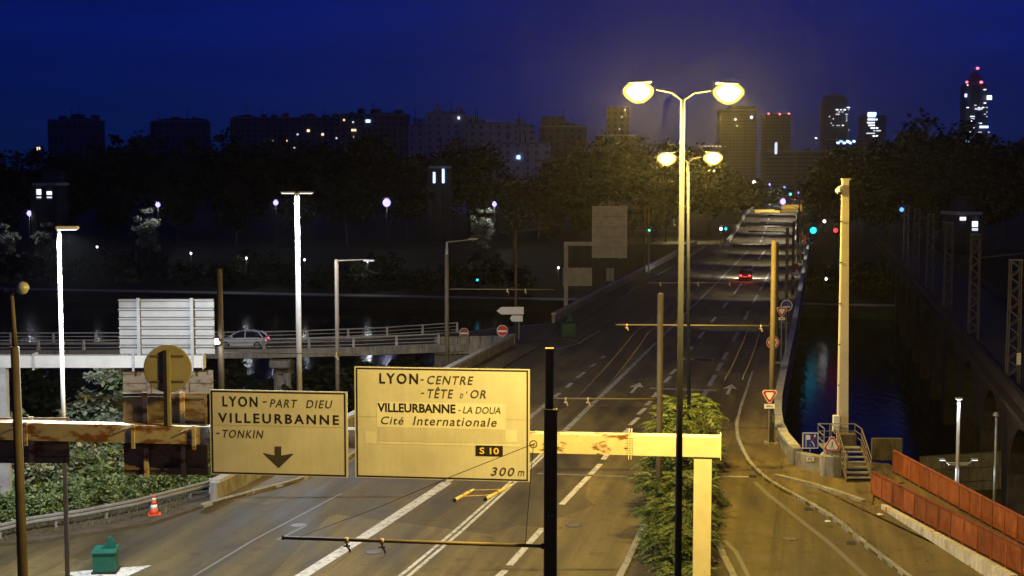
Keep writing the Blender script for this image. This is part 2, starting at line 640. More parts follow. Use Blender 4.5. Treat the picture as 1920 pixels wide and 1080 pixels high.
# light
SODIUM = (1.0, .68, .135)
LEDC = (.82, .90, 1.0)
emit('lens_sodium', (1.0, .90, .55), 3)
m = bpy.data.materials.new('glow_shell')       # glowing shell added for the yellow rim of the lamp glare
m.use_nodes = True
M['glow_shell'] = m
nt = m.node_tree
nt.nodes.remove(nt.nodes['Principled BSDF'])
e_ = nt.nodes.new('ShaderNodeEmission')
e_.inputs[0].default_value = (1.0, .66, .10, 1)
e_.inputs[1].default_value = .30
t_ = nt.nodes.new('ShaderNodeBsdfTransparent')
x_ = nt.nodes.new('ShaderNodeMixShader')
x_.inputs[0].default_value = .45
nt.links.new(t_.outputs[0], x_.inputs[1])
nt.links.new(e_.outputs[0], x_.inputs[2])
nt.links.new(x_.outputs[0], nt.nodes['Material Output'].inputs[0])
emit('lens_led', (.85, .9, 1.0), 0.7)
emit('lens_far', (.30, .26, 1.0), 0.4)
emit('lens_warm', (1.0, .85, .6), 1.2)
emit('signal_green', (.05, 1.0, .65), 0.5)
emit('signal_cyan', (.02, .75, 1.0), 0.32)
emit('signal_blue', (.08, .25, 1.0), 0.35)
emit('signal_red', (1.0, .04, .06), 0.3)
emit('tail_red', (1.0, .05, .08), 0.8)
emit('tail_pink', (1.0, .45, .55), 0.7)
emit('beacon_red', (1.0, .12, .2), 0.6)
emit('window_white', (.75, .85, 1.0), .35)
emit('window_dim', (.8, .85, 1.0), .12)
emit('window_warm', (1.0, .75, .45), .22)
emit('window_blue', (.35, .55, 1.0), .5)
emit('head_white', (.9, .92, 1.0), 1.5)
emit('shop_lit', (.8, .9, 1.0), .25)

# ------------------------------------------------------------------ the lie of the land
AX = Vector((.2165, .9763, 0))          # along the bridge
PX = Vector((.9763, -.2165, 0))         # across it, to the right
def ST(s, t, z=0.0):
    p = AX * s + PX * t
    return Vector((p.x, p.y, z))

prof = [(-400, -9), (104, -9), (112, -12.5), (243, -12.5), (245, -8), (253, -8), (270, -5.0), (286, -1.2), (300, -.3), (900, -.3), (14000, -.3)]
g = MB()
ts = [-9000, -1200, -400, -150, -60, -20, 20, 60, 150, 400, 1200, 9000]
for (s0, z0), (s1, z1) in zip(prof, prof[1:]):
    for t0, t1 in zip(ts, ts[1:]):
        g.add([ST(s0, t0, z0), ST(s0, t1, z0), ST(s1, t1, z1), ST(s1, t0, z1)], [(0, 1, 2, 3)])
struct(g, 'ground', 'grass_ground')
w = MB()
w.add([ST(105, -2500, -10), ST(105, 2500, -10), ST(244.5, 2500, -10), ST(244.5, -2500, -10)], [(0, 1, 2, 3)])
struct(w, 'river', 'river_water')
w = MB()
w.add([ST(246.5, -600, -7.95), ST(246.5, 600, -7.95), ST(250.5, 600, -7.95), ST(250.5, -600, -7.95)], [(0, 1, 2, 3)])
struct(w, 'riverside_path', 'path_gravel')

PLp = [(30, -19.8), (59.3, -12.9), (96.6, -4.2), (116.6, .22), (188, 15.9), (300, 40.6), (420, 67)]
def PL(Y):
    return interp(PLp, Y)
cop = [(1491, 835), (1476, 818), (1463, 801), (1458, 773), (1459, 740), (1469, 693), (1482, 633), (1489, 604), (1511, 480), (1518, 447)]
PRp = [U(x, y, 1.0) for x, y in cop]
PRf = [(p.y, p.x) for p in PRp[3:]]
def PR(Y):
    return interp(PRf, Y)
KLp = [(p.y, p.x) for p in [U(*q) for q in ((-500, 1075), (-200, 1045), (0, 1025), (140, 1008), (280, 985), (340, 966), (400, 945), (500, 920), (600, 893))]]
KLp = [(20, -60)] + KLp + [(Y, PL(Y) + 2.4) for Y in (80, 96.6, 116.6, 188, 300)]
def KL(Y):
    return interp(KLp, Y)
KRq = [U(*q) for q in ((1760, 1130), (1690, 1079), (1613, 1020), (1577, 988), (1531, 955), (1468, 923), (1428, 897), (1403, 873), (1389, 846), (1379, 820), (1378, 795), (1385, 770), (1398, 733), (1418, 671))]
KRp = [(20, 27)] + [(p.y, p.x) for p in KRq] + [(Y, PR(Y) - 2.6) for Y in (140, 220, 300)]
def KR(Y):
    return interp(KRp, Y)

# roadway, one sheet from under the camera to the far end of the bridge
ys = [20, 30, 38, 44, 47, 49, 50.5, 52, 53.5, 55, 56.5, 58, 60, 62, 64, 66, 68, 70, 73, 76, 80, 85, 90, 96, 104, 112, 120, 130, 140, 155, 170, 188, 205, 225, 250, 275, 300]
rd = MB().strip([V(KL(y), y, 0) for y in ys], [V(KR(y), y, 0) for y in ys])
road = struct(rd, 'road', 'asphalt')
# deck under it
yb = [58, 70, 85, 100, 120, 150, 188, 240, 292]
dk = MB()
rings = []
for y in yb:
    a, b = PL(y) - .3, PR(max(y, 70)) + .35
    rings.append([V(a, y, -.05), V(b, y, -.05), V(b, y, -.9), V(b - 2.5, y, -1.9), V(a + 2.5, y, -1.9), V(a, y, -.9)])
dk.loft(rings)
br = struct(dk, 'bridge_deck', 'concrete_dark')
for s in (120, 163, 205, 240):
    for t in (-17, -10, -3):
        MB().box(ST(s, t - 4, -7.2), (2.0, 3.2, 10.6), -.218, .3).build('pier', 'concrete_dark', br)
ap = MB().prism([V(-42, 8, -9.2), V(-24.5, 51.5, -9.2), V(-14.2, 60.5, -9.2), V(-13, 63, -9.2), V(14.6, 69, -9.2), V(19.2, 67.2, -9.2), V(20.6, 52, -9.2), V(25, 8, -9.2)], (0, 0, 9.12))
struct(ap, 'approach_fill', 'concrete_dark')

# ------------------------------------------------------------------ pavements and kerbs
pv = MB()
yl = [59.5, 61, 63, 66, 70, 76, 84, 92, 100, 108, 115]
lft = [V(PL(y) + .1, y, .12) for y in yl]
rgt = [V(KL(y), y, .12) for y in yl]
pv.strip(lft, rgt)
pv.strip(rgt, [p - V(0, 0, .13) for p in rgt])
yl2 = [134, 150, 170, 188, 210, 240, 270, 296]
lft = [V(PL(y) + .1, y, .12) for y in yl2]
rgt = [V(KL(y), y, .12) for y in yl2]
pv.strip(lft, rgt)
pv.strip(rgt, [p - V(0, 0, .13) for p in rgt])
pave_l = struct(pv, 'pavement_left', 'pavement_tar')
# verge by the guard rail, left
vg = MB().prism([V(KL(y), y, -.04) for y in (46, 49.5, 51, 52.75, 54, 55.5, 57, 58.5, 60.5)] + [V(-13.2, 61.5, -.04), V(-16.5, 59.5, -.04), V(-21.5, 54.5, -.04), V(-26, 50, -.04), V(-30, 47, -.04)], (0, 0, .14))
verge = struct(vg, 'verge', 'soil')

pr = MB()
yr = [71, 73, 76, 80, 86, 94, 104, 116, 130, 150, 180, 220, 260, 298]
kr = [V(KR(y), y, .12) for y in yr]
pp = [V(PR(max(y, 74)) - .1, y, .12) for y in yr]
pr.strip(kr, pp)
pr.strip([p - V(0, 0, .13) for p in kr], kr)
near_k = [V(KR(y), y, 0) for y in (30, 40, 46, 49, 52, 54.5, 57, 59.5, 61.5, 63.5, 65.5, 67.5, 69.5, 71)]
near_r = [V(14.9, 71.0, 0), V(14.0, 68.2, 0), V(18.4, 67.0, 0), V(19.3, 60, 0), V(20.3, 52, 0), V(21.5, 30, 0)]
pr.prism(near_k + near_r, (0, 0, .115))
pave_r = struct(pr, 'pavement_right', 'pavement_tar')

kerb_meshes = {}
def kerbs(pts, parent, z0=0.0, h=.15, w=.18, step=1.0, mat_='kerb_stone', side=0):
    """separate kerb stones along a polyline"""
    L = 0.0
    pts = [Vector((p[0], p[1], 0)) for p in pts]
    seg = []
    for a, b in zip(pts, pts[1:]):
        seg.append((L, a, b))
        L += (b - a).length
    def at(d):
        for l, a, b in reversed(seg):
            if d >= l:
                return a + (b - a).normalized() * (d - l)
        return pts[0]
    n = int(L / step)
    for i in range(n):
        a, b = at(i * step + .012), at((i + 1) * step - .012)
        dz = R.uniform(-.012, .012)
        ln = (b - a).length
        key = (round(ln, 1), h, w, mat_)
        if key not in kerb_meshes:
            mb = MB().box((0, 0, 0), (ln, w, h + .05), 0, .02)
            me = mb.mesh('kerb_stone')
            me.materials.append(M[mat_])
            kerb_meshes[key] = me
        o = bpy.data.objects.new('kerb_stone', kerb_meshes[key])
        COL.objects.link(o)
        d = (b - a).normalized()
        nrm = V(-d.y, d.x, 0)
        c = (a + b) / 2 + nrm * (side * w / 2)
        o.location = (c.x, c.y, z0 + (h - .05) / 2 + dz)
        o.rotation_euler = (R.uniform(-.01, .01), 0, math.atan2(d.y, d.x) + R.uniform(-.012, .012))
        o.parent = parent

kerbs([(KR(y), y) for y in (46, 49, 52, 54.5, 57, 59.5, 61.5, 63.5, 65.5, 67.5, 69.5, 71, 74, 78, 84, 92, 100)], pave_r, side=-1)
kerbs([(KL(y), y) for y in (58.3, 59.5, 61, 63, 66, 70, 76, 84, 92, 100)], pave_l, side=1)
# raised strip in front of the stairs
q = [U(1455, 893, .12), U(1500, 903, .12), U(1545, 916, .12), U(1590, 930, .12), U(1636, 946, .12)]
kerbs([(p.x, p.y) for p in q], pave_r, z0=.1, h=.16, w=.22, side=-1)
stp = MB().prism([V(p.x, p.y, .1) for p in q] + [V(16.3, 61.5, .1), V(17.9, 62.4, .1), V(17.9, 66.7, .1), V(14.1, 67.9, .1)], (0, 0, .10))
stp.build('raised_pavement', 'pavement_tar', pave_r)

# planted median
ml = [U(*q) for q in ((1120, 1160), (1160, 1080), (1182, 1035), (1205, 985), (1226, 935), (1246, 890), (1276, 830), (1303, 794))]
mr = [U(*q) for q in ((1412, 1160), (1378, 1080), (1360, 1045), (1346, 1010), (1338, 950), (1334, 895), (1326, 830), (1312, 796))]
ml = [V(ml[0].x - 1.6, 30, 0)] + ml
mr = [V(mr[0].x + .2, 30, 0)] + mr
md = MB().prism([p + V(0, 0, -.02) for p in ml] + [p + V(0, 0, -.02) for p in reversed(mr)], (0, 0, .14))
median = struct(md, 'median', 'soil')
kerbs([(p.x, p.y) for p in ml], median, h=.2, w=.25, side=-1)
kerbs([(p.x, p.y) for p in mr], median, h=.2, w=.25, side=1)

# ------------------------------------------------------------------ painted markings, each a part of the road
def poly_line(pts, width, mat_='road_paint', name='lane_marking', z=.005, parent=None):
    ps = [U(*p) if not isinstance(p, Vector) else p for p in pts]
    L_, R_ = [], []
    for i, p in enumerate(ps):
        d = (ps[min(i + 1, len(ps) - 1)] - ps[max(i - 1, 0)])
        d.z = 0
        d.normalize()
        n = V(d.y, -d.x, 0) * (width / 2)
        L_.append(V(p.x, p.y, z) - n)
        R_.append(V(p.x, p.y, z) + n)
    return MB().strip(L_, R_).build(name, mat_, parent or road)

def dense(pts, n=6):
    out = []
    for a, b in zip(pts, pts[1:]):
        for k in range(n):
            out.append((lerp(a[0], b[0], k / n), lerp(a[1], b[1], k / n)))
    return out + [pts[-1]]

poly_line([(430, 1160), (552 + 14, 1080), (704, 993), (838, 905)], .50)
poly_line([(838, 905), (955, 815), (1041, 743)], .30, 'road_paint_worn')
for a, b in (((1041, 743), (1050, 737)), ((1062, 727), (1072, 718)), ((1082, 709), (1096, 698)), ((1108, 688), (1116, 682)), ((1128, 672), (1134, 667))):
    poly_line([a, b], .28, 'road_paint_worn')
for dx in (-8, 8):
    poly_line([(662 + dx * 1.3, 1160), (758 + dx, 1080), (860 + dx * .8, 995), (957 + dx * .6, 908), (1007 + dx * .5, 863), (1047 + dx * .4, 820)], .15, 'road_paint')
poly_line([(1047, 820), (1087, 780), (1154, 717), (1200, 672)], .32, 'road_paint_worn')
poly_line([(1200, 672), (1260, 613), (1343, 531), (1403, 470)], .26, 'road_paint_worn')
for a, b in (((905, 1108), (948, 1069)), ((955, 1060), (1018, 990)), ((1053, 946), (1126, 870)), ((1131, 862), (1140, 850)), ((1160, 822), (1180, 803)),
             ((1181, 797), (1197, 783)), ((1197, 777), (1210, 765)), ((1211, 760), (1221, 752)), ((1224, 745), (1233, 735)), ((1246, 717), (1257, 706)),
             ((1257, 702), (1268, 692)), ((1273, 683), (1283, 671)), ((1290, 661), (1298, 650)), ((1310, 634), (1320, 622)), ((1334, 604), (1342, 594)),
             ((1356, 577), (1364, 567)), ((1376, 551), (1392, 529)), ((1404, 511), (1414, 498)), ((1422, 487), (1434, 470))):
    poly_line([a, b], .27, 'road_paint')
for a, b in (((1300, 775), (1313, 752)), ((1316, 747), (1326, 730)), ((1329, 724), (1341, 703)), ((1345, 695), (1353, 680)), ((1356, 674), (1364, 660)), ((1374, 641), (1384, 622)), ((1396, 599), (1404, 583)), ((1412, 568), (1420, 553)), ((1424, 546), (1443, 511)), ((1450, 497), (1462, 474))):
    poly_line([a, b], .3, 'road_paint_worn')
# thin lines on the left carriageway
poly_line([(330, 1100), (480, 1010), (560, 968), (640, 925)], .10, 'road_paint_faint')
poly_line([(520, 1012), (575, 985)], .12, 'road_paint_faint')
# edge lines of the slip road
poly_line([(1425, 1120), (1403, 1080), (1380, 1035), (1358, 1012)], .16, 'road_paint_faint')
poly_line([(1680, 1130), (1620, 1078), (1560, 1022), (1500, 975), (1440, 927), (1415, 903)], .22, 'road_paint_faint')
# transverse lines
poly_line([(1008, 888), (1100, 891), (1212, 895)], .28, 'road_paint_faint')
poly_line([(1345, 893), (1404, 894)], .30, 'road_paint_worn')
# turn arrows
def arrow(px, py, sc=1.0):
    p = U(px, py)
    sh = [(-.08, -1.1), (.08, -1.1), (.08, .2), (.38, .1), (0, 1.1), (-.38, .1), (-.08, .2)]
    q = [V(p.x, p.y, .006) + PX * (x * 1.25 * sc) + AX * (y * 2.1 * sc) for x, y in sh]
    MB().add(q, [tuple(range(7))]).build('lane_arrow', 'road_paint', road)
arrow(1192, 727)
arrow(1368, 730)
p = U(1280, 731)
MB().add([V(p.x, p.y, .006) + PX * x + AX * y for x, y in ((-2.2, -.1), (2.2, -.1), (2.2, .5), (-2.2, .5))], [(0, 1, 2, 3)]).build('lane_arrow', 'road_paint_worn', road)
# hatched box and worn words
for k in range(9):
    y = 640 + k * 4.6
    a, b = (1300 - (y - 640) * .35 + 12, y), (1352 - (y - 640) * .25, y - 2)
    poly_line([a, b], .28, 'road_paint_faint', 'hatch_marking')
for k in range(5):
    poly_line([(1378 + k * 4, 663 - k * 6), (1412 + k * 2, 660 - k * 6)], .22, 'road_paint_faint', 'hatch_marking')
for k in range(8):
    poly_line([(1298 + k * 5.0, 676), (1301 + k * 5.0, 672)], .35, 'road_paint_worn', 'hatch_marking')
# expansion joints across the deck, manhole covers and gullies
for y in (84.5, 95.5, 106.5, 134, 165, 196, 240):
    MB().add([V(KL(y) + .2, y, .004), V(KR(y + 1) - .1, y - .6, .004), V(KR(y + 1) - .1, y - .5, .004), V(KL(y) + .2, y + .12, .004)], [(0, 1, 2, 3)]).build('expansion_joint', 'rubber', road)
for px, py in ((1075, 985), (700, 1035), (1130, 760), (1290, 705), (1480, 1010), (560, 985)):
    p = U(px, py)
    MB().lathe(V(p.x, p.y, .001), [(.34, 0), (.34, .008)], 20).build('manhole_cover', 'dark_steel', road)
    MB().lathe(V(p.x, p.y, .002), [(.29, 0), (.29, .011)], 20).build('manhole_plate', 'lattice_steel', road)
for y in (52.5, 58, 64.5, 80):
    x = KR(y) - .32
    MB().box((x, y, .004), (.35, .55, .012), -.2).build('gully_grate', 'dark_steel', road)
# white nose paint on the left
MB().add([V(*(U(*q).xy), .006) for q in ((118, 1074), (182, 1068), (284, 1060), (232, 1084), (205, 1100))], [(0, 1, 2, 3, 4)]).build('nose_marking', 'road_paint', road)
# pale worn chevron near the second nose marker
poly_line([(1042, 655), (1085, 644), (1100, 634), (1126, 619)], .2, 'road_paint_worn')
poly_line([(1050, 634), (1085, 640)], .25, 'road_paint_worn')
# zebra by the far junction
for k in range(9):
    y0 = 291
    x = lerp(PL(y0) + 6, PR(y0) - 3, k / 9)
    MB().add([V(x, y0, .006), V(x + 1.0, y0, .006), V(x + 1.9, y0 + 5, .006), V(x + .9, y0 + 5, .006)], [(0, 1, 2, 3)]).build('zebra_stripe', 'road_paint', road)

# ------------------------------------------------------------------ parapets
def parapet(name, label, pts, h=1.0, panel=3.0, mats=('concrete', 'concrete_pale'), stop=None):
    base = pts[0]
    t = thing(name, label, 'parapet', (base.x, base.y, 0))
    # resample
    L, seg = 0.0, []
    for a, b in zip(pts, pts[1:]):
        seg.append((L, a, b)); L += (b - a).length
    def at(d):
        for l, a, b in reversed(seg):
            if d >= l:
                return a + (b - a).normalized() * (d - l)
        return pts[0]
    n = max(1, round(L / panel))
    for i in range(n):
        a, b = at(L * i / n), at(L * (i + 1) / n)
        d = (b - a).normalized()
        lo, hi = V(0, 0, .02 + (h - .2) / 2), V(0, 0, h - .09)
        MB().beam(a + d * .03 + lo, b - d * .03 + lo, .22, h - .24).build('parapet_panel', mats[0], t)
        MB().beam(a + d * .008 + hi, b - d * .008 + hi, .46, .16).build('coping', mats[1], t)
        MB().box(a + V(0, 0, h / 2 - .09), (.3, .3, h - .18), math.atan2(d.y, d.x)).build('parapet_post', mats[0], t)
    return t

def xy(p, z=0.0):
    return V(p[0], p[1], z)
parapet('bridge_parapet', 'concrete parapet with pale coping on the left side of the bridge behind the sign boards', [V(PL(y), y, 0) for y in (59.3, 75, 96.6, 116)])
parapet('bridge_parapet', 'far stretch of left bridge parapet beyond the slip ramp', [V(PL(y), y, 0) for y in (134, 160, 188, 240, 292)], panel=6)
rp = [xy(p) for p in PRp]
parapet('bridge_parapet', 'pale coped parapet along the right side of the bridge, curving in beside the stairs', rp, panel=3.4)
# end block of the curved parapet and the low walls by the stairs
e = U(1488, 872, 0)
solo(MB().prism([V(13.55, 67.4, 0), V(14.0, 67.1, 0), V(14.05, 66.2, 0), V(13.6, 66.1, 0)], (0, 0, 1.0)), 'parapet_end_block', 'concrete', 'concrete block that ends the right parapet near the blue litter sign', 'wall')
lw = MB().prism([V(13.66, 66.0, .12), V(14.1, 65.9, .12), V(14.75, 65.0, .12), V(14.55, 64.6, .12), V(13.9, 65.1, .12)], (0, 0, .78))
solo(lw, 'low_wall', 'concrete', 'low concrete wall between parapet end and octagonal plinth, white plate on it', 'wall')
a, b = P(1634, 866, 69), P(1690, 866, 69)
solo(MB().beam(V(a.x, 69, .42), V(b.x, 69, .42), .3, 1.1), 'tagged_wall', 'concrete_tagged', 'short stained wall with dark tags behind the stairs and red ramp panels', 'wall')

# ------------------------------------------------------------------ slip ramp viaduct on the left
ne = [(-75, 111.5), (-41, 111.8), (-30, 112), (-20.7, 112.5), (-13, 114), (-6.2, 116.3), (-.2, 118.2)]
fe = [(-75, 117.5), (-41, 117.6), (-30, 117.8), (-20, 118.6), (-12, 121.5), (-5, 126), (3.4, 134)]
dk = MB()
rings = []
for a, b in zip(ne, fe):
    A, B = V(*a, 0), V(*b, 0)
    d = (B - A).normalized()
    rings.append([A + V(0, 0, .008), B + V(0, 0, .008), B + V(0, 0, -.55), B - d * 1.4 + V(0, 0, -.8), A + d * 1.4 + V(0, 0, -.8), A + V(0, 0, -.62)])
dk.loft(rings)
pt = struct(dk, 'ramp_viaduct', 'concrete')
r2 = MB().strip([V(*lerp(V(*a), V(*b), .10), .014) for a, b in zip(ne, fe)], [V(*lerp(V(*a), V(*b), .93), .014) for a, b in zip(ne, fe)])
struct(r2, 'ramp_roadway', 'asphalt')
mth = MB().add([V(-.3, 118.2, .012), V(2.9, 118, .012), V(8, 139, .012), V(3.4, 134, .012)], [(0, 1, 2, 3)])
struct(mth, 'ramp_mouth', 'asphalt')
for x in (-63, -47, -33, -19):
    MB().box((x, 114.8, -5), (1.4, 2.6, 8.2), 0, .2).build('pier', 'concrete', pt)
    MB().box((x, 114.8, -1.15), (1.7, 4.8, .65), 0, .1).build('pier_cap', 'concrete', pt)
def railing(label, pts, h=.95, step=3.5, m_='concrete_pale', r=.035):
    t = thing('bridge_railing', label, 'railing', pts[0])
    L, seg = 0.0, []
    for a, b in zip(pts, pts[1:]):
        seg.append((L, a, b)); L += (b - a).length
    def at(d):
        for l, a, b in reversed(seg):
            if d >= l:
                return a + (b - a).normalized() * (d - l)
        return pts[0]
    n = int(L / step)
    for i in range(n + 1):
        p_ = at(min(L, i * L / n))
        MB().prism([p_ + V(-.13, -.10, 0), p_ + V(.13, -.10, 0), p_ + V(.09, -.08, h * .55), p_ + V(.09, -.08, h), p_ + V(-.09, -.08, h), p_ + V(-.09, -.08, h * .55)], (0, .16, 0)).build('post', m_, t)
    for hh, rr in ((h - .05, .055), (h * .62, .035), (h * .3, .035)):
        m_b = MB()
        k = int(L / 2.5)
        m_b.path([at(L * i / k) + V(0, -.0, hh) for i in range(k + 1)], rr, 6)
        m_b.build('rail', m_, t)
    # upstand the posts stand on
    m_b = MB()
    for a, b in zip(pts, pts[1:]):
        m_b.beam(a + V(0, 0, .05), b + V(0, 0, .05), .35, .12)
    m_b.build('upstand', 'concrete', t)
    return t
railing('pale railing on the near edge of the slip ramp, in front of the silver car', [V(x, y + .2, 0) for x, y in ne[:-1]])
railing('pale railing on the far edge of the slip ramp, behind the silver car', [V(x, y - .2, 0) for x, y in fe[:-1]])
ab = thing('abutment_wall', 'panelled concrete abutment wall where the slip ramp meets the bridge', 'wall', (-3, 116.3, -9))
xs_ = [-6.6 + k * .98 for k in range(8)]
for k, (x0, x1) in enumerate(zip(xs_, xs_[1:])):
    y0 = 116.9 + k * .16
    MB().box(((x0 + x1) / 2, y0, -.1), (.94, .3, 1.5), .16).build('wall_panel', 'concrete', ab)
    MB().box(((x0 + x1) / 2, y0 + .06, -5.0), (.98, .34, 8.1), .16).build('wall_base', 'concrete_dark', ab)

# ------------------------------------------------------------------ junction and flyover at the far end
jn = MB().prism([V(PL(296) - 16, 296, -.2), V(KR(300) + 2, 300, -.2), V(KR(300) + 7, 330, -.2), V(PL(330) - 22, 330, -.2)], (0, 0, .195))
struct(jn, 'far_junction', 'asphalt')
fl = MB()
fly = [(301, 0.012, 46.8, 61.5), (325, .9, 52, 66.6), (350, 2.3, 57.4, 71.8), (375, 3.5, 62.6, 77), (400, 4.1, 67.8, 82.2), (450, 4.5, 78.6, 93), (540, 5.0, 98, 113), (700, 5.4, 133, 148)]
rings = [[V(a, y, z), V(b, y, z), V(b, y, -.4), V(a, y, -.4)] for y, z, a, b in fly]
fl.loft(rings)
flyover = struct(fl, 'flyover', 'asphalt_slip')
for side in (0, 1):
    mb = MB()
    for (y0, z0, a0, b0), (y1, z1, a1, b1) in zip(fly, fly[1:]):
        x0, x1 = (a0, a1) if side == 0 else (b0, b1)
        mb.beam(V(x0, y0, z0 + .35), V(x1, y1, z1 + .35), .5, .9)
    mb.build('side_wall', 'concrete_pale', flyover)
for k in range(6):
    y0 = 303 + k * 12.5
    f_ = lambda y: [interp([(q[0], q[i]) for q in fly], y) for i in (1, 2, 3)]
    z0, a0, b0 = f_(y0)
    z1, a1, b1 = f_(y0 + 6)
    MB().strip([V(lerp(a0, b0, .48) - .2, y0, z0 + .03), V(lerp(a1, b1, .48) - .2, y0 + 6, z1 + .05)], [V(lerp(a0, b0, .48) + .2, y0, z0 + .03), V(lerp(a1, b1, .48) + .2, y0 + 6, z1 + .05)]).build('lane_marking', 'road_paint', flyover)

# ------------------------------------------------------------------ railway viaduct on the right
def RX(Y):
    return 30.8 + .225 * (Y - 83.5)
rv = thing('railway_viaduct', 'dark stone railway viaduct with arches crossing the river on the right', 'viaduct', (RX(150), 150, -10))
span = 15.5
for k in range(16):
    y0 = 58 + k * span
    a, b = V(RX(y0), y0, 0), V(RX(y0 + span), y0 + span, 0)
    d = (b - a)
    ln = d.length
    d.normalize()
    n = V(d.y, -d.x, 0)
    N = 10
    r = ln / 2 - 1.3
    arc = [(ln / 2 - r * math.cos(math.pi * i / N), -8.6 + 2.0 + r * .86 * math.sin(math.pi * i / N)) for i in range(N + 1)]
    out = [(0, -12), (1.3, -12)] + arc + [(ln - 1.3, -12), (ln, -12), (ln, -.05), (0, -.05)]
    # as quads: pier, spandrel strips
    mb = MB()
    def quadprism(q):
        mb.prism([a + d * x + V(0, 0, z) for x, z in q], n * 8.6)
    quadprism([(0, -12), (1.3, -12), (1.3, -.05), (0, -.05)])
    quadprism([(ln - 1.3, -12), (ln, -12), (ln, -.05), (ln - 1.3, -.05)])
    for (x0, z0), (x1, z1) in zip(arc, arc[1:]):
        quadprism([(x0, z0), (x1, z1), (x1, -.05), (x0, -.05)])
    mb.build('arch', 'stone', rv)
    mb = MB()
    mb.beam(a - n * .25 + V(0, 0, .12), b - n * .25 + V(0, 0, .12), .7, .34)
    mb.build('string_course', 'stone', rv)
    mb = MB()
    mb.beam(a + n * .1 + V(0, 0, .65), b + n * .1 + V(0, 0, .65), .35, .72)
    mb.beam(a + n * 8.4 + V(0, 0, .65), b + n * 8.4 + V(0, 0, .65), .35, .72)
    mb.build('parapet', 'stone', rv)
    mb = MB()
    mb.beam(a + n * 4.2 + V(0, 0, .05), b + n * 4.2 + V(0, 0, .05), 7.8, .14)
    mb.build('track_bed', 'track_gravel', rv)

# quay wall below on the right
qa, qb = P(1728, 860, 100), P(2040, 860, 104)
qt = thing('quay_wall', 'stone block wall of the quay below, behind the two quay lamp posts', 'wall', (qa.x, qa.y, -9))
nb = 9
for i in range(nb):
    for j in range(3):
        p0, p1 = lerp(qa, qb, i / nb), lerp(qa, qb, (i + 1) / nb)
        z = -6.75 - j * 1.02
        d = (p1 - p0)
        d.z = 0
        d.normalize()
        off = V(-d.y, d.x, 0) * R.uniform(-.03, .03)
        MB().beam(V(p0.x, p0.y, z) + d * .03 + off, V(p1.x, p1.y, z) - d * .03 + off, .5, .97).build('stone_block', 'concrete', qt)
mb = MB().beam(V(qa.x, qa.y + .3, -7.9), V(qb.x, qb.y + .3, -7.9), .3, 3.2)
mb.build('wall_core', 'concrete_dark', qt)
qr = MB().add([V(14, 58, -8.98), V(60, 50, -8.98), V(62, 108, -8.98), V(22, 98, -8.98)], [(0, 1, 2, 3)])
struct(qr, 'quay_road', 'asphalt')

# ------------------------------------------------------------------ sign gantry in front
GZ = 6.41
gr_, gl_ = P(1350, 841, 39.0), P(-140, 806, 41.9)
gr_ = V(gr_.x, 39.0, GZ)
gl_ = V(gl_.x, 41.9, GZ)
GU = (gr_ - gl_).normalized()               # along the beam, to the right
GN = V(GU.y, -GU.x, 0)                      # towards the camera
def on_beam(px):
    """point of the beam axis seen at column px"""
    # solve gl + GU*t with X/Y = column
    k = (px - 960) / F / (math.cos(TH) - .1115 * math.sin(TH))
    t = (gl_.x - k * gl_.y) / (k * GU.y - GU.x)
    return gl_ + GU * t
ga = thing('sign_gantry', 'yellowish steel gantry with rusty beam carrying the big direction boards', 'gantry', (gr_.x - .5, gr_.y, 0))
BH, BW = .56, .5
pj = on_beam(1181)
p383, p_end = on_beam(1000), on_beam(384)
MB().beam(pj, gr_, BW, BH).build('beam', 'beam_clean', ga)
MB().beam(p383, pj - GU * .05, BW * .98, BH * .98).build('beam', 'beam_worn', ga)
MB().beam(p_end, p383 - GU * .004, BW * .97, BH * .97).build('beam', 'beam_worn', ga)
MB().beam(gl_, p_end - GU * .004, BW * .96, BH * .95).build('beam', 'beam_rusty', ga)
fl = MB()
for k in (-1, 1):
    fl.beam(pj + GU * (k * .035 - .0), pj + GU * (k * .035 + .022), BW + .12, BH + .22)
fj = fl.build('flange', 'beam_clean', ga)
for i in range(8):
    z = GZ - BH / 2 + .03 + i * .07
    MB().tube(pj + GN * (BW / 2 + .03) - GU * .09 + V(0, 0, z - GZ), pj + GN * (BW / 2 + .03) + GU * .11 + V(0, 0, z - GZ), .016, .016, 6).build('bolt', 'beam_clean', fj)
MB().beam(gr_, gr_ + GU * .025, BW + .1, BH + .14).build('end_plate', 'beam_clean', ga)
cc = on_beam(1318)
MB().beam(V(cc.x, cc.y, .1), V(cc.x, cc.y, GZ - BH / 2 - .002), .5, .42, up=GN).build('column', 'beam_clean', ga)
MB().box((cc.x, cc.y, .16), (.8, .8, .08)).build('base_plate', 'beam_clean', ga)
for px in (57, 257, 370):
    c = on_beam(px)
    cl = MB().beam(c + GN * (BW / 2 + .04) + V(0, 0, .30), c + GN * (BW / 2 + .04) - V(0, 0, .42), .10, .07, up=GN)
    cl.beam(c + GN * (BW / 2 + .05) + V(0, 0, .26), c + GN * (BW / 2 + .12) - GU * .38 + V(0, 0, .12), .03, .03)
    cl.build('clamp', 'beam_rusty', ga)

def text_mesh(s, bold=0.0, italic=False, spacing=1.0):
    cu = bpy.data.curves.new('lettering', 'FONT')
    cu.body = s
    cu.size = 1.0
    cu.offset = bold
    cu.shear = .22 if italic else 0.0
    cu.space_character = spacing
    cu.resolution_u = 3
    o = bpy.data.objects.new('tmp_text', cu)
    COL.objects.link(o)
    dg = bpy.context.evaluated_depsgraph_get()
    me = bpy.data.meshes.new_from_object(o.evaluated_get(dg))
    bpy.data.objects.remove(o)
    bpy.data.curves.remove(cu)
    me.name = 'lettering'
    return me

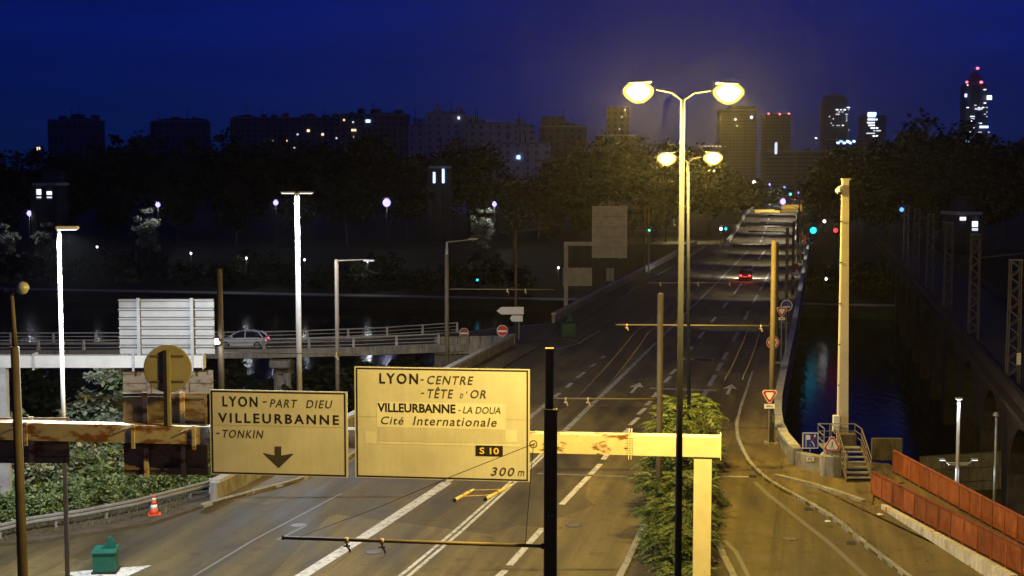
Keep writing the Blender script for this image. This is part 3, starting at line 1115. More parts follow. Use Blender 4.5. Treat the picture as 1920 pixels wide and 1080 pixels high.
class Board:
    """flat sign plane; pixel boxes of the photograph give places on it"""
    def __init__(self, root, o, u, n):
        self.root, self.o, self.u, self.n = root, Vector(o), Vector(u).normalized(), Vector(n).normalized()
        self.w = Vector((0, 0, 1))
    def hit(self, px, py):
        return plane_hit(px, py, self.o, self.n)
    def rect(self, x0, y0, x1, y1, name, mat_, lift, thick=.004, parent=None):
        a = self.hit((x0 + x1) / 2, (y0 + y1) / 2)
        sc = a.y / F
        hw, hh = (x1 - x0) / 2 * sc, (y1 - y0) / 2 * sc
        q = [a + self.u * i * hw + self.w * j * hh + self.n * lift for i, j in ((-1, -1), (1, -1), (1, 1), (-1, 1))]
        return MB().prism(q, self.n * thick).build(name, mat_, parent or self.root)
    def text(self, s, x0, y0, x1, y1, mat_, lift, bold=0.0, italic=False, spacing=1.0, parent=None):
        me = text_mesh(s, bold, italic, spacing)
        co = [v.co.copy() for v in me.vertices]
        ax, bx_ = min(c.x for c in co), max(c.x for c in co)
        ay, by = min(c.y for c in co), max(c.y for c in co)
        a = self.hit((x0 + x1) / 2, (y0 + y1) / 2)
        sc = a.y / F
        sx, sy = (x1 - x0) * sc / (bx_ - ax), (y1 - y0) * sc / (by - ay)
        off = root_of(self.root).location
        for v, c in zip(me.vertices, co):
            v.co = a + self.u * ((c.x - (ax + bx_) / 2) * sx) + self.w * ((c.y - (ay + by) / 2) * sy) + self.n * lift - off
        me.materials.append(M[mat_])
        o = bpy.data.objects.new('lettering', me)
        COL.objects.link(o)
        o.parent = parent or self.root
        return o
    def poly(self, pts, name, mat_, lift, thick=.004, parent=None):
        q = [self.hit(*p) + self.n * lift for p in pts]
        return MB().prism(q, self.n * thick).build(name, mat_, parent or self.root)

def panel_board(name, label, px0, py0, px1, py1, joint=None):
    """big direction board on the gantry, facing the camera"""
    c = on_beam((px0 + px1) / 2)
    a, b = on_beam(px0), on_beam(px1)
    o = c + GN * (BW / 2 + .16)
    t = thing(name, label, 'road sign', (o.x, o.y, P(px0, py1, c.y).z), 'direction boards on the gantry')
    B = Board(t, o, GU, GN)
    B.rect(px0, py0, px1, py1, 'panel', 'board_white', -.05, .05)
    e, g_ = 4.2, 6.4
    bd = MB()
    A = [B.hit(px0 + e, (py0 + py1) / 2)]
    ctr = B.hit((px0 + px1) / 2, (py0 + py1) / 2)
    sc = ctr.y / F
    W_, H_ = (px1 - px0) / 2 * sc, (py1 - py0) / 2 * sc
    i0, th = 3.2 * sc, 2.6 * sc
    for (ax, az, bx_, bz) in ((-W_ + i0, H_ - i0, W_ - i0, H_ - i0), (-W_ + i0, -H_ + i0, W_ - i0, -H_ + i0)):
        q0 = ctr + GU * ax + V(0, 0, az) + GN * .004
        q1 = ctr + GU * bx_ + V(0, 0, bz) + GN * .004
        bd.beam(q0, q1, .008, th)
    for sx in (-1, 1):
        q0 = ctr + GU * (sx * (W_ - i0 - th / 2)) + V(0, 0, -H_ + i0) + GN * .0045
        q1 = ctr + GU * (sx * (W_ - i0 - th / 2)) + V(0, 0, H_ - i0) + GN * .0045
        bd.beam(q0, q1, th, .008, up=GN)
    bd.build('border', 'sign_black', t)
    for k in (.22, .78):
        p = lerp(a, b, k)
        MB().beam(p + GN * (BW / 2 + .06) + V(0, 0, ctr.z - GZ + H_ - .08), p + GN * (BW / 2 + .06) + V(0, 0, ctr.z - GZ - H_ + .08), .1, .08, up=GN).build('bracket', 'beam_worn', t)
    if joint:
        B.rect(px0 + 8, joint, px1 - 8, joint + .5, 'panel_joint', 'sign_back', .001, .002)
    return B

B1 = panel_board('direction_board', 'smaller direction board reading LYON PART DIEU, VILLEURBANNE TONKIN with black down arrow', 388, 731, 656, 894, 799)
B1.text('LYON', 416, 743, 484.5, 763, 'sign_black', .006, .022, spacing=1.3)
B1.text('-', 493, 752.2, 500.5, 754.6, 'sign_brown', .006, .02)
B1.text('PART', 505, 748.6, 559, 764.2, 'sign_brown', .006, .012, True, 1.2)
B1.text('DIEU', 573, 750.2, 624.6, 765.8, 'sign_brown', .006, .012, True, 1.2)
B1.text('VILLEURBANNE', 404.3, 776, 639.5, 794.6, 'sign_black', .006, .022, spacing=1.35)
B1.text('-', 405.5, 811, 412, 813.4, 'sign_brown', .006, .02)
B1.text('TONKIN', 416, 806, 496, 821.5, 'sign_brown', .006, .012, True, 1.2)
B1.poly([(515.5, 837), (527.5, 837), (527.5, 854), (550.5, 850), (549, 853), (523, 877.5), (496, 852), (493.5, 849), (515.5, 854)], 'arrow', 'sign_brown', .004)
B2 = panel_board('direction_board', 'larger direction board reading LYON CENTRE TETE D OR, VILLEURBANNE, Cité Internationale, S 10, 300 m', 660, 688, 996, 902, 784)
B2.rect(702.8, 755, 951, 804, 'patch', 'board_patch', .002, .003)
B2.rect(706.5, 804.6, 946, 830, 'patch', 'board_patch_old', .002, .003)
B2.rect(684.5, 808.5, 705, 832, 'patch', 'board_patch', .002, .003)
B2.rect(947.5, 806, 969.5, 830, 'patch', 'board_patch', .002, .003)
B2.rect(706.5, 830.4, 978, 835, 'patch', 'board_patch', .002, .003)
B2.text('LYON', 710.7, 699.6, 785, 720, 'sign_black', .009, .022, spacing=1.3)
B2.text('-', 789, 711, 795, 713.2, 'sign_brown', .009, .02)
B2.text('CENTRE', 800.5, 704.7, 889, 721, 'sign_brown', .009, .012, True, 1.2)
B2.text('-', 790, 736, 795.5, 738.2, 'sign_brown', .009, .02)
B2.text('TÊTE', 801.5, 725, 851, 746.6, 'sign_brown', .009, .012, True, 1.2)
B2.text('D', 862.6, 737.5, 868.8, 746.6, 'sign_brown', .009, .008, True)
B2.text("'", 874.5, 733.5, 876.3, 738, 'sign_brown', .009, .008, True)
B2.text('OR', 882, 731, 911.6, 747, 'sign_brown', .009, .012, True, 1.15)
B2.text('VILLEURBANNE', 705.6, 756.6, 856, 774, 'sign_black', .009, .03)
B2.text('-', 859.5, 768.5, 864, 770.4, 'sign_brown', .009, .02)
B2.text('LA DOUA', 867, 762.5, 939.4, 776, 'sign_brown', .009, .012, True)
B2.text('Cité', 713.7, 780.6, 757.7, 796, 'sign_brown', .009, .012, True, 1.15)
B2.text('Internationale', 772, 781.8, 933, 799, 'sign_brown', .009, .012, True, 1.15)
s10 = B2.rect(891.3, 835.2, 943.4, 855.2, 'route_plate', 'sign_black', .005, .006)
B2.text('S 10', 898.9, 839, 936, 851.6, 'sign_yellow', .014, .02, parent=s10)
B2.text('300', 919.7, 876, 965.3, 892.4, 'sign_brown', .009, .012, True, 1.2)
B2.text('m', 970.7, 882.4, 983.4, 892.4, 'sign_brown', .009, .008, True)

# backs of the boards that face the other way
def back_board(name, label, px0, py0, px1, py1, Y0, mat_, posts, rails, post_mat, group=None, slats=0, slat_mat=None, behind=.45):
    a, b = P(px0, (py0 + py1) / 2, Y0), P(px1, (py0 + py1) / 2, Y0)
    za, zb = P(px0, py1, Y0).z, P(px0, py0, Y0).z
    t = thing(name, label, 'road sign', ((a.x + b.x) / 2, Y0, za), group)
    if slats:
        lipd = .17
        hs = (zb - za) / slats
        for k in range(slats):
            MB().box(((a.x + b.x) / 2, Y0, za + hs * (k + .5)), (b.x - a.x, .04, hs - .03)).build('panel', mat_, t)
            lip = MB().box(((a.x + b.x) / 2, Y0 - .02 - lipd / 2, za + hs * (k + 1) - .05), (b.x - a.x - .02, lipd, .05))
            lip.build('panel_lip', slat_mat or mat_, t)
    else:
        MB().box(((a.x + b.x) / 2, Y0, (za + zb) / 2), (b.x - a.x, .05, zb - za)).build('panel', mat_, t)
    for k in rails:
        z = lerp(za, zb, k)
        MB().box(((a.x + b.x) / 2, Y0 - .065, z), (b.x - a.x - .1, .06, .07)).build('stiffener', mat_ if not slats else post_mat, t)
    for k in posts:
        x = lerp(a.x, b.x, k)
        MB().box((x, Y0 - (.26 if slats else .14), (za + zb) / 2), (.13, .10, zb - za + .1)).build('post', post_mat, t)
    return t
back_board('road_sign', 'brown back of a direction board behind the rusty beam beside the round sign', 232, 737, 389, 890, on_beam(310).y + .42, 'panel_brown', (.28, .72), (.08, .36, .66, .95), 'beam_rusty')
back_board('road_sign', 'brown back of a direction board at the left edge below the rusty beam', -70, 783, 130, 868, on_beam(40).y + .42, 'panel_brown', (.66,), (.10, .5, .93), 'beam_rusty')
c = on_beam(319)
rs = thing('round_sign', 'back of a round sign on a post standing on the rusty gantry beam', 'road sign', (c.x, c.y, GZ + .27))
zc = P(320, 690, c.y).z
MB().lathe((c.x, c.y - .12, zc), [(.70, -.015), (.72, 0), (.72, .02), (.70, .03)], 32, (0, 1, 0)).build('disc', 'sign_back', rs)
for dz in (.38, -.38):
    MB().box((c.x, c.y - .145, zc + dz), (.95, .04, .05)).build('stiffener', 'pole_brown', rs)
MB().box((c.x - .06, c.y - .20, (GZ + .27 + zc + .55) / 2), (.10, .08, zc + .55 - GZ - .27)).build('post', 'dark_steel', rs)
MB().box((c.x + .045, c.y - .20, (GZ + .27 + zc + .55) / 2), (.09, .1, zc + .55 - GZ - .27)).build('post', 'sign_back', rs)

# ------------------------------------------------------------------ white gantry further left
wy = 57.0
wa, wb = P(-60, 672, wy + .3), P(382, 681, wy)
wz = P(200, 677, wy).z
wg = thing('sign_gantry', 'white gantry beam at left, on the slip road beyond the rusty beam', 'gantry', (P(4, 700, wy).x, wy, -2))
jp = P(66, 677, wy)
MB().beam(V(wa.x, wy, wz), V(jp.x - .04, wy, wz), .45, .50).build('beam', 'white_steel', wg)
MB().beam(V(jp.x + .04, wy, wz), V(wb.x, wy, wz), .44, .50).build('beam', 'white_steel', wg)
fj = MB().box((jp.x, wy, wz), (.07, .56, .68)).build('flange', 'alu_dirty', wg)
for i in range(6):
    MB().tube(V(jp.x - .1, wy - .25, wz - .22 + i * .09), V(jp.x + .1, wy - .25, wz - .22 + i * .09), .02, .02, 6).build('bolt', 'white_steel', fj)
MB().box((wb.x + .02, wy, wz), (.03, .55, .62)).build('end_plate', 'white_steel', wg)
cx = P(4, 700, wy).x
MB().beam(V(cx, wy, -4), V(cx, wy, wz - .25), .42, .36, up=(0, 1, 0)).build('column', 'alu_dirty', wg)
for px in (253, 363):
    x = P(px, 677, wy).x
    MB().box((x, wy - .26, wz - .03), (.09, .07, .72)).build('clamp', 'alu_dirty', wg)
back_board('road_sign', 'ribbed pale metal back of a large sign standing above the white gantry beam', 224, 560, 402, 664, wy + .28, 'alu_back', (.22, .78), (), 'alu_back', None, 6)
back_board('road_sign', 'lower sign back coloured as if shaded, hanging below the white gantry beam', 231, 694, 400, 738, wy + .34, 'panel_brown', (.3, .72), (.5,), 'panel_brown')  # shade of the sign's lower part put into the dark brown
# small light fixture near the pole beside it
# ------------------------------------------------------------------ trolley-wire poles
def hpole(name, label, px, Y, ztop, zbase, w, m_, group, tap=1.0, n=None):
    x = (px - 960) / F * Y * 1.0
    x = P(px, 600, Y).x
    t = thing(name, label, 'pole', (x, Y, zbase), group)
    if n:
        MB().tube(V(x, Y, zbase), V(x, Y, ztop), w / 2, w / 2 * tap, n).build('shaft', m_, t, True)
        MB().tube(V(x, Y, ztop), V(x, Y, ztop + .05), w / 2 * tap * 1.1, w / 2 * tap * .7, n).build('cap', m_, t)
    return t, x

TP = 'trolley wire poles'
# nearest: built-up steel column, shade of its front put into a black web
t1 = thing('trolley_pole', 'thick steel trolley pole, front blackened as shade, right beside the larger direction board', 'pole', (P(1032, 900, 32).x, 32, 0), TP)
x1 = t1.location.x
zt, zm = P(1030, 655, 32).z, P(1030, 766, 32).z
zm2 = P(1030, 766, 32).z
w1, w2 = .31, .20
for s in (-1, 1):
    MB().box((x1 + s * (w1 / 2 - .012), 32, zm2 / 2), (.024, .26, zm2)).build('flange', 'pole_ochre', t1)
MB().box((x1, 32, zm2 / 2 - .01), (w1 - .05, .22, zm2 - .02)).build('web', 'dark_steel', t1)
xt = P(1030, 700, 32).x
for s in (-1, 1):
    MB().box((xt + s * (w2 / 2 - .012), 32, (zm2 + zt) / 2 + .02), (.022, .22, zt - zm2)).build('flange', 'pole_ochre', t1)
MB().box((xt, 32, (zm2 + zt) / 2), (w2 - .046, .18, zt - zm2 - .01)).build('web', 'dark_steel', t1)
MB().box((xt, 32, zt + .02), (w2, .24, .02)).build('cap', 'pole_ochre', t1)
for py in (845, 967):
    for dx in (-3, 3):
        p = P(1032 + dx, py, 31.87)
        MB().tube(p, p + V(0, -.03, 0), .012, .012, 6).build('bolt', 'galvanised', t1)

def arm(pole, pa, pb, r=.035, hang=(), m_='pole_ochre'):
    t = MB().tube(pa, pb, r, r, 10).build('arm', m_, pole, True)
    e = (pb - pa).normalized()
    MB().tube(pa - e * .02, pa + e * .06, r * 1.6, r * 1.6, 10).build('socket', 'dark_steel', t)
    MB().tube(pb - e * .03, pb + e * .02, r * 1.15, r * 1.15, 10).build('end_cap', 'dark_steel', t)
    for h in hang:
        p = lerp(pa, pb, h)
        mb = MB().lathe(p + V(0, 0, -.02), [(r * 1.25, -.05), (r * 1.5, -.02), (r * 1.5, .03), (r * 1.1, .07)], 10)
        mb.tube(p - V(0, 0, .05), p - V(0, 0, .16), .022, .03, 8)
        mb.box(p - V(0, 0, .15), (.16, .05, .035))
        mb.tube(p - V(0, 0, .16), p - V(-.07, 0, .25), .02, .026, 8)
        mb.lathe(p - V(-.07, 0, .30), [(.015, 0), (.03, .02), (.03, .05), (.015, .07)], 8)
        mb.build('hanger', 'brass', t)
    return t

aA, aB = P(1020, 1024, 31.9), P(530, 1008, 31.9)
arm(t1, aA, aB, .043, (.62, .755))
# stay wires of that arm
sw = thing('stay_wire', 'thin dark stay wire slanting across the larger direction board', 'wire', P(1002, 832, 31.8))
MB().path([P(1004, 831, 31.8), P(850, 892, 31.85), P(700, 955, 31.9), P(560, 1007, 31.9)], .009, 5).build('wire', 'wire', sw)
rc = P(1000, 833, 31.8)
MB().path([rc + V(.085 * math.cos(k * .4488), 0, .085 * math.sin(k * .4488)) for k in range(15)], .012, 6).build('ring', 'dark_steel', sw)
MB().path([P(1000, 836, 31.8), P(992, 930, 31.85), P(985, 1022, 31.9)], .008, 5).build('wire', 'wire', sw)

def round_pole(label, px, Y, ytop, zbase, w, m_, cap=True):
    t, x = hpole('trolley_pole', label, px, Y, P(px, ytop, Y).z, zbase, w, m_, TP, .85, 12)
    return t, x
t2, x2 = round_pole('ochre trolley pole rising from the planted median', 1238, 55, 552, .1, .27, 'pole_ochre')
arm(t2, P(1232, 749, 55), P(1042, 747, 55), .035, (.68, .9))
t3, x3 = round_pole('tall ochre trolley pole on the right pavement above the yield sign', 1449, 72, 452, .1, .30, 'pole_ochre')
MB().box((x3, 72, .16), (.7, .7, .1)).build('foot', 'concrete', t3)
MB().box((x3 + .08, 71.78, 1.5), (.12, .1, .4)).build('junction_box', 'galvanised', t3)
arm(t3, P(1444, 611, 72), P(1155, 609, 72), .04, (.06, .93))
# further poles
t4, x4 = round_pole('slim trolley pole with lamp arm by the abutment wall', 838, 102, 478, -4, .36, 'pole_brown')
la = MB()
la.tube(V(x4, 102, P(838, 478, 102).z), P(838, 454, 102), .12, .09, 8)
la.tube(P(838, 454, 102), P(886, 449, 102), .05, .04, 6)
la.build('lamp_arm', 'galvanised', t4)
MB().box(P(887, 448, 102), (.75, .25, .12), 0, .04).build('lamp_head', 'galvanised', t4)
arm(t4, P(843, 542, 102), P(1040, 543, 102), .035, (.55, .72))
t5, x5 = round_pole('brown lamp pole standing behind the gap between the two direction boards', 632, 88, 488, -8, .30, 'pole_brown')
la = MB().tube(P(632, 489, 88), P(686, 487, 88), .05, .04, 6)
la.build('lamp_arm', 'pole_brown', t5)
MB().box(P(692, 489, 88), (.7, .25, .12), 0, .04).build('lamp_head', 'galvanised', t5)
t6, x6 = round_pole('thick grey brown pole right of the ribbed sign back', 413, 70, 506, -6, .34, 'pole_brown')
MB().box(P(406, 640, 69.7), (.22, .18, .35), 0, .03).build('control_box', 'alu_dirty', t6)
q = P(409, 642, 69.5)
MB().lathe(q, [(.02, -.10), (.09, -.06), (.10, 0), (.07, .05), (.02, .07)], 12).build('small_lamp', 'lens_led', t6, True)
lamp(t6, q + V(-.0, -.25, 0), 12, LEDC, .05)
arm(t6, P(418, 661, 70), P(668, 664, 70), .028, (.85,), m_='pole_brown')
t7, x7 = round_pole('faint dark lamp pole behind the white arrow signs', 967, 122, 432, 0, .30, 'pole_brown')
MB().tube(P(967, 433, 122), P(1018, 428, 122), .05, .04, 6).build('lamp_arm', 'pole_brown', t7)
MB().box(P(1022, 428, 122), (.7, .3, .12), 0, .04).build('lamp_head', 'pole_brown', t7)
# the row on the right pavement, receding
rowp = [(1452, 104, 455), (1473, 133, 427), (1486, 165, 415), (1494, 196, 402), (1499, 228, 396), (1503, 262, 392)]
ROW = {}
ordn = ['second', 'third', 'fourth', 'fifth', 'sixth', 'last']
for (px, Y, yt), o_ in zip(rowp, ordn):
    x = PR(Y) - .9
    zt_ = P(px, yt, Y).z
    t = thing('trolley_pole', f'{o_} of the dark trolley poles receding along the right parapet', 'pole', (x, Y, .1), TP)
    MB().tube(V(x, Y, .1), V(x, Y, zt_), .19, .15, 10).build('shaft', 'pole_brown', t, True)
    MB().box((x, Y, .18), (.6, .6, .12)).build('foot', 'concrete', t)
    ROW[Y] = t
    if Y > 120:                       # these carry a road lamp on a long arm as well
        zl_ = 7.5 + (Y - 133) * .004
        MB().path([V(x, Y, zl_ - .5), V(x - 1.2, Y, zl_ + .05), V(x - 4.4, Y, zl_ + .12)], .06, 6).build('lamp_arm', 'dark_steel', t)
        MB().box((x - 4.9, Y, zl_ + .12), (1.1, .42, .2), 0, .06).build('lamp_head', 'dark_steel', t)
        MB().box((x - 4.9, Y, zl_ + .03), (.7, .3, .02)).build('lens', 'lens_warm', t)
        lamp(t, V(x - 4.9, Y, zl_ - .01), 60 + (Y - 133) * 4.0, (1.0, .90, .74), .02, kind='SPOT', aim=(0, .25, -1), angle=118, blend=.4)
for Y, k in ((104, 'second'), (165, 'fourth'), (228, 'sixth')):
    x = PR(Y) - 1.1
    arm(ROW[Y], V(x, Y, 6.2), V(x - 9.5, Y, 6.2), .035, (.35, .6, .9))
# brackets on the left side of the bridge
for px, Y, yt, lab in ((1208, 200, 395, 'thin dark pole on the far left pavement left of the green signal'), (1241, 205, 388, 'thin dark signal pole carrying the small green light')):
    x = PL(Y) + .6
    t = thing('trolley_pole', lab, 'pole', (x, Y, .1), TP)
    MB().tube(V(x, Y, .1), V(x, Y, P(px, yt, Y).z), .14, .1, 8).build('shaft', 'pole_brown', t)
    if px == 1241:
        q = P(1243, 432, Y - .3)
        q.x = x
        MB().box(q, (.35, .25, .9)).build('signal_box', 'dark_steel', t)
        MB().lathe(q + V(0, -.13, .0), [(.17, 0), (.15, -.04), (.02, -.07)], 10, (0, 1, 0)).build('green_lens', 'signal_green', t)
arm(t, V(PL(203) + 4.5, 203, 6.4), V(PL(203) - 2.5, 203, 6.4), .04)

# overhead wires, one object each
def wire(label, pts, r=.008, sag=.12, m_='wire_brass'):
    t = []
    for a, b in zip(pts, pts[1:]):
        for k in range(6):
            u = k / 6
            t.append(lerp(a, b, u) - V(0, 0, sag * 4 * u * (1 - u)))
    t.append(pts[-1])
    mb = MB().path(t, r, 5)
    return solo(mb, 'overhead_wire', m_, label, 'wire', base=pts[0], group='trolley wires')
h1, h2 = lerp(aA, aB, .62) - V(-.07, 0, .33), lerp(aA, aB, .755) - V(-.07, 0, .33)
a2a, a2b = P(1232, 749, 55), P(1042, 747, 55)
k1, k2 = lerp(a2a, a2b, .68) - V(-.07, 0, .33), lerp(a2a, a2b, .9) - V(-.07, 0, .33)
a3 = lambda px, dz=0: P(px, 611, 72) - V(0, 0, .35)
def along(p, Y):
    return V(p.x + .222 * (Y - p.y), Y, 6.0)
for nm, a, b, px in (('right', h1, k1, 1216), ('left', h2, k2, 1190)):
    c = a3(px)
    wire(f'{nm} one of the pair of trolley wires over the middle lanes', [V(a.x - .26 * 14, a.y - 14, a.z), a, b, c, along(c, 104), along(c, 135), along(c, 165), along(c, 228)])
c = P(1425, 611, 72) - V(0, 0, .35)
for k, nm in ((0, 'right'), (-.7, 'left')):
    d = c + V(k, 0, 0)
    wire(f'{nm} one of the pair of trolley wires over the right lane of the bridge', [d - V(.22 * 17, 17, 0), d, along(d, 104), along(d, 135), along(d, 165), along(d, 228)])
p0, p1 = P(1444, 538, 104), P(1340, 562, 96)
wire('pale diagonal span wire above the red car lane', [P(1446, 540, 104), P(1400, 549, 100), P(1352, 560, 97)], .016, .05)
# section insulator hanging in the wires: two brass runners and cross bars
si = thing('wire_insulator', 'brass section insulator hanging in the trolley wires below the larger board', 'wire fitting', P(905, 925, 38.5))
ends = []
for (ax, ay, bx_, by) in ((852, 938, 888, 918), (910, 936, 960, 909)):
    a, b = P(ax, ay, 37.4), P(bx_, by, 39.4)
    ends.append((a, b))
    MB().tube(a, lerp(a, b, .4), .055, .045, 8).build('runner', 'brass', si)
    MB().tube(lerp(a, b, .45), lerp(a, b, .72), .05, .05, 8).build('runner', 'brass', si)
    MB().tube(lerp(a, b, .76), b, .045, .03, 8).build('runner', 'brass', si)
    MB().tube(a - V(0, .03, 0), a + V(0, .05, 0), .06, .06, 8).build('end_fitting', 'dark_steel', si)
MB().tube(lerp(*ends[0], .92), lerp(*ends[1], .66), .018, .018, 6).build('cross_bar', 'brass', si)
MB().tube(lerp(*ends[0], .35), lerp(*ends[1], .3), .014, .014, 6).build('cross_bar', 'brass', si)

# ------------------------------------------------------------------ street lamps
def street_lamp(label, px_pole, Y, head_l, head_r, base_px, watts, zbase=.12, r=.10, big=1.0):
    L_, R_ = P(*head_l, Y), P(*head_r, Y)
    top = V((L_.x + R_.x) / 2 + (P(px_pole, 200, Y).x - (L_.x + R_.x) / 2), Y, min(L_.z, R_.z) - .18)
    xb = P(base_px, 1080, Y).x
    t = thing('street_lamp', label, 'street lamp', (xb, Y, zbase), 'lit median street lamps')
    MB().tube(V(xb, Y, zbase), top, r, r * .55, 14).build('pole', 'lamp_pole', t, True)
    MB().tube(V(xb, Y, zbase), V(xb, Y, zbase + .9), r * 1.4, r * 1.3, 14).build('pole_base', 'lamp_pole', t, True)
    for hd, s in ((L_, -1), (R_, 1)):
        sz = abs(hd.x - top.x)
        inn = hd - V(s * .42 * big, 0, -.02)
        ar = MB().path([top, lerp(top, inn, .4) + V(0, 0, .10), inn + V(0, 0, .04)], .028, 8)
        ar.build('arm', 'lamp_pole', t)
        # housing: flat shell above, white core in an added glow shell below
        N = 16
        rings = []
        for k in range(9):
            u = k / 8
            rr = math.sin(math.pi * min(1, .10 + u * .84)) ** .55
            cx_ = hd.x + s * (-.30 + u * .56) * big
            rings.append([V(cx_, Y + .20 * big * rr * math.cos(a_), hd.z + .22 * big + .07 * rr * max(0, math.sin(a_)) - .01) for a_ in [2 * math.pi * i / N for i in range(N)]])
        hs = MB().loft(rings).build('lamp_head', 'galvanised', t, True)
        rings = []
        for k in range(11):
            u = k / 10
            rr = math.sin(math.pi * (.03 + u * .94)) ** .62
            cx_ = hd.x + s * (-.36 + u * .72) * big
            rings.append([V(cx_, Y + .26 * big * rr * math.cos(a_), hd.z + .02 + rr * big * (.30 * math.sin(a_) if math.sin(a_) < 0 else .24 * math.sin(a_))) for a_ in [2 * math.pi * i / N for i in range(N)]])
        shell = MB().loft(rings).build('lens', 'glow_shell', hs, True)
        core_c = V(hd.x, Y, hd.z - .01)
        core = MB()
        core.v = [core_c + (p - core_c) * .74 for ring in rings for p in ring]
        core.f = [tuple(f_) for f_ in MB().loft(rings).f]
        core.build('lamp_core', 'lens_sodium', hs, True)
        lamp(t, hd + V(s * .04, 0, -.38 * big), watts, SODIUM, .06)
    return t
street_lamp('tall twin street lamp nearest the camera, both heads blazing yellow', 1280, 33, (1197, 172), (1366, 174), 1271, 1260, r=.10)
street_lamp('second twin street lamp, its heads lower and half the size', 1291, 66, (1250, 297), (1337, 296), 1290, 1000, r=.10, big=1.25)

def led_mast(label, px, Y, ytop, zbase, heads, watts, w=.26, m_='white_steel', spot=False):
    top = P(px, ytop, Y)
    t = thing('light_mast', label, 'light mast', (top.x, Y, zbase), 'white lit masts')
    MB().tube(V(top.x, Y, zbase), V(top.x, Y, top.z), w / 2, w / 2 * .7, 14).build('mast', m_, t, True)
    for (hx, hy, ln, rz, hz) in heads:
        q = P(hx, hy, Y)
        mb = MB().beam(V(top.x, Y, top.z - .05), q, .07, .06)
        mb.build('bracket', m_, t)
        MB().box(q, (ln, .3, .10), rz, .03).build('lamp_head', 'white_steel', t)
        MB().box(q - V(0, 0, .06), (ln * .8, .24, .02), rz).build('lens', 'lens_led', t)
        lamp(t, q - V(0, 0, .16), watts, LEDC, .12, kind='SPOT' if spot else 'POINT', aim=(hz * .5, .05, -1), angle=156, blend=.15)
    return t
led_mast('slim bluish white mast with single lamp at far left behind the rusty beam', 110, 44, 429, 0, [(126, 427, .7, .1, .3)], 1500, .16, spot=True)
led_mast('thick white mast with cross arm of lamps behind the smaller direction board', 557, 85, 362, -9, [(540, 361, .9, 0, -.1), (574, 361, .9, 0, .1)], 650, .40, spot=True)
qm = led_mast('bright bluish quay lamp mast with crossbar beyond the red ramp', 1798, 84, 748, -9, [(1798, 747, .4, 0, 0)], 70, .26)
zz = P(1797, 868, 84)
MB().box(zz, (1.4, .08, .08)).build('crossbar', 'white_steel', qm)
MB().box(zz - V(0, 0, .12), (1.2, .06, .05)).build('crossbar', 'white_steel', qm)
for dx in (-1, 1):
    MB().tube(zz + V(dx * .68, 0, 0), zz + V(dx * .85, 0, .2), .03, .03, 6).build('bracket', 'white_steel', qm)
    MB().box(zz + V(dx * 1.0, 0, .22), (.4, .2, .08), 0, .02).build('lamp_head', 'white_steel', qm)
    MB().box(zz + V(dx * 1.0, 0, .17), (.3, .16, .02)).build('lens', 'lens_led', qm)
    lamp(qm, zz + V(dx * 1.0, 0, .08), 25, LEDC, .08, kind='SPOT', aim=(0, 0, -1), angle=160)
t = thing('quay_lamp_post', 'unlit slim grey lamp post on the quay at right of the bluish mast', 'lamp post', (P(1868, 800, 84).x, 84, -9))
x = t.location.x
MB().tube(V(x, 84, -9), V(x, 84, P(1868, 782, 84).z), .11, .08, 10).build('pole', 'galvanised', t, True)
MB().lathe(V(x, 84, P(1868, 782, 84).z), [(.08, 0), (.2, .05), (.22, .14), (.12, .22), (.2, .24), (.03, .32)], 12).build('lamp_head', 'galvanised', t, True)
# near pole with unlit ball lamp at the far left
t = thing('ball_lamp_post', 'dark brown post with unlit globe lamp at the left edge', 'lamp post', (P(44, 1080, 38).x, 38, 0))
xb, zt = P(44, 1080, 38).x, P(18, 548, 38).z
xt = P(22, 560, 38).x
mb = MB().tube(V(xb, 38, 0), V(xt + .05, 38, P(22, 650, 38).z), .15, .12, 12)
mb.build('post', 'pole_brown', t, True)
MB().tube(V(xt + .05, 38, P(22, 650, 38).z), V(xt, 38, zt), .075, .055, 10).build('post_top', 'pole_brown', t, True)
MB().beam(P(10, 546, 38), P(36, 541, 38), .10, .09).build('lamp_arm', 'sign_back', t)
MB().lathe(P(42, 540, 38), [(.02, -.18), (.12, -.14), (.18, -.02), (.18, .04), (.12, .14), (.02, .18)], 16).build('globe', 'alu_back', t, True)

# ------------------------------------------------------------------ camera mast, stairs and platform on the right
mx = P(1580, 800, 67).x
t = thing('camera_mast', 'tall square cream mast with dome camera rising behind the metal stairs', 'mast', (mx, 67, .1))
ztop = P(1585, 337, 67).z
xt = P(1585, 337, 67).x
MB().beam(V(mx, 67, .1), V(xt, 67, ztop), .50, .46, .30, .28, up=(0, 1, 0)).build('shaft', 'mast_cream', t)
MB().beam(V(mx - .27, 66.85, .3), V(xt - .17, 66.9, ztop - .5), .07, .07, up=(0, 1, 0)).build('cable_duct', 'sign_white', t)
MB().box((xt + .02, 67, ztop + .03), (.40, .36, .06)).build('cap', 'mast_cream', t)
for k in range(1, 7):
    z = ztop * k / 7
    MB().box((lerp(mx, xt, k / 7) - .24 + .02 * k / 7, 66.83, z), (.1, .05, .05)).build('clip', 'dark_steel', t)
q = P(1573, 358, 66.8)
MB().beam(V(xt - .12, 66.85, q.z + .22), q + V(.08, 0, .16), .12, .16).build('camera_bracket', 'sign_white', t)
MB().lathe(q, [(.17, -.06), (.17, 0), (.14, .10), (.07, .16), (.05, .22)], 16).build('camera_housing', 'sign_white', t, True)
MB().lathe(q + V(0, 0, -.06), [(.15, 0), (.13, -.09), (.06, -.14), (.01, -.15)], 16).build('camera_dome', 'car_glass', t, True)
MB().box((mx - .42, 66.6, P(1567, 794, 66.6).z), (.30, .3, .80), 0, .02).build('cabinet', 'sign_white', t)

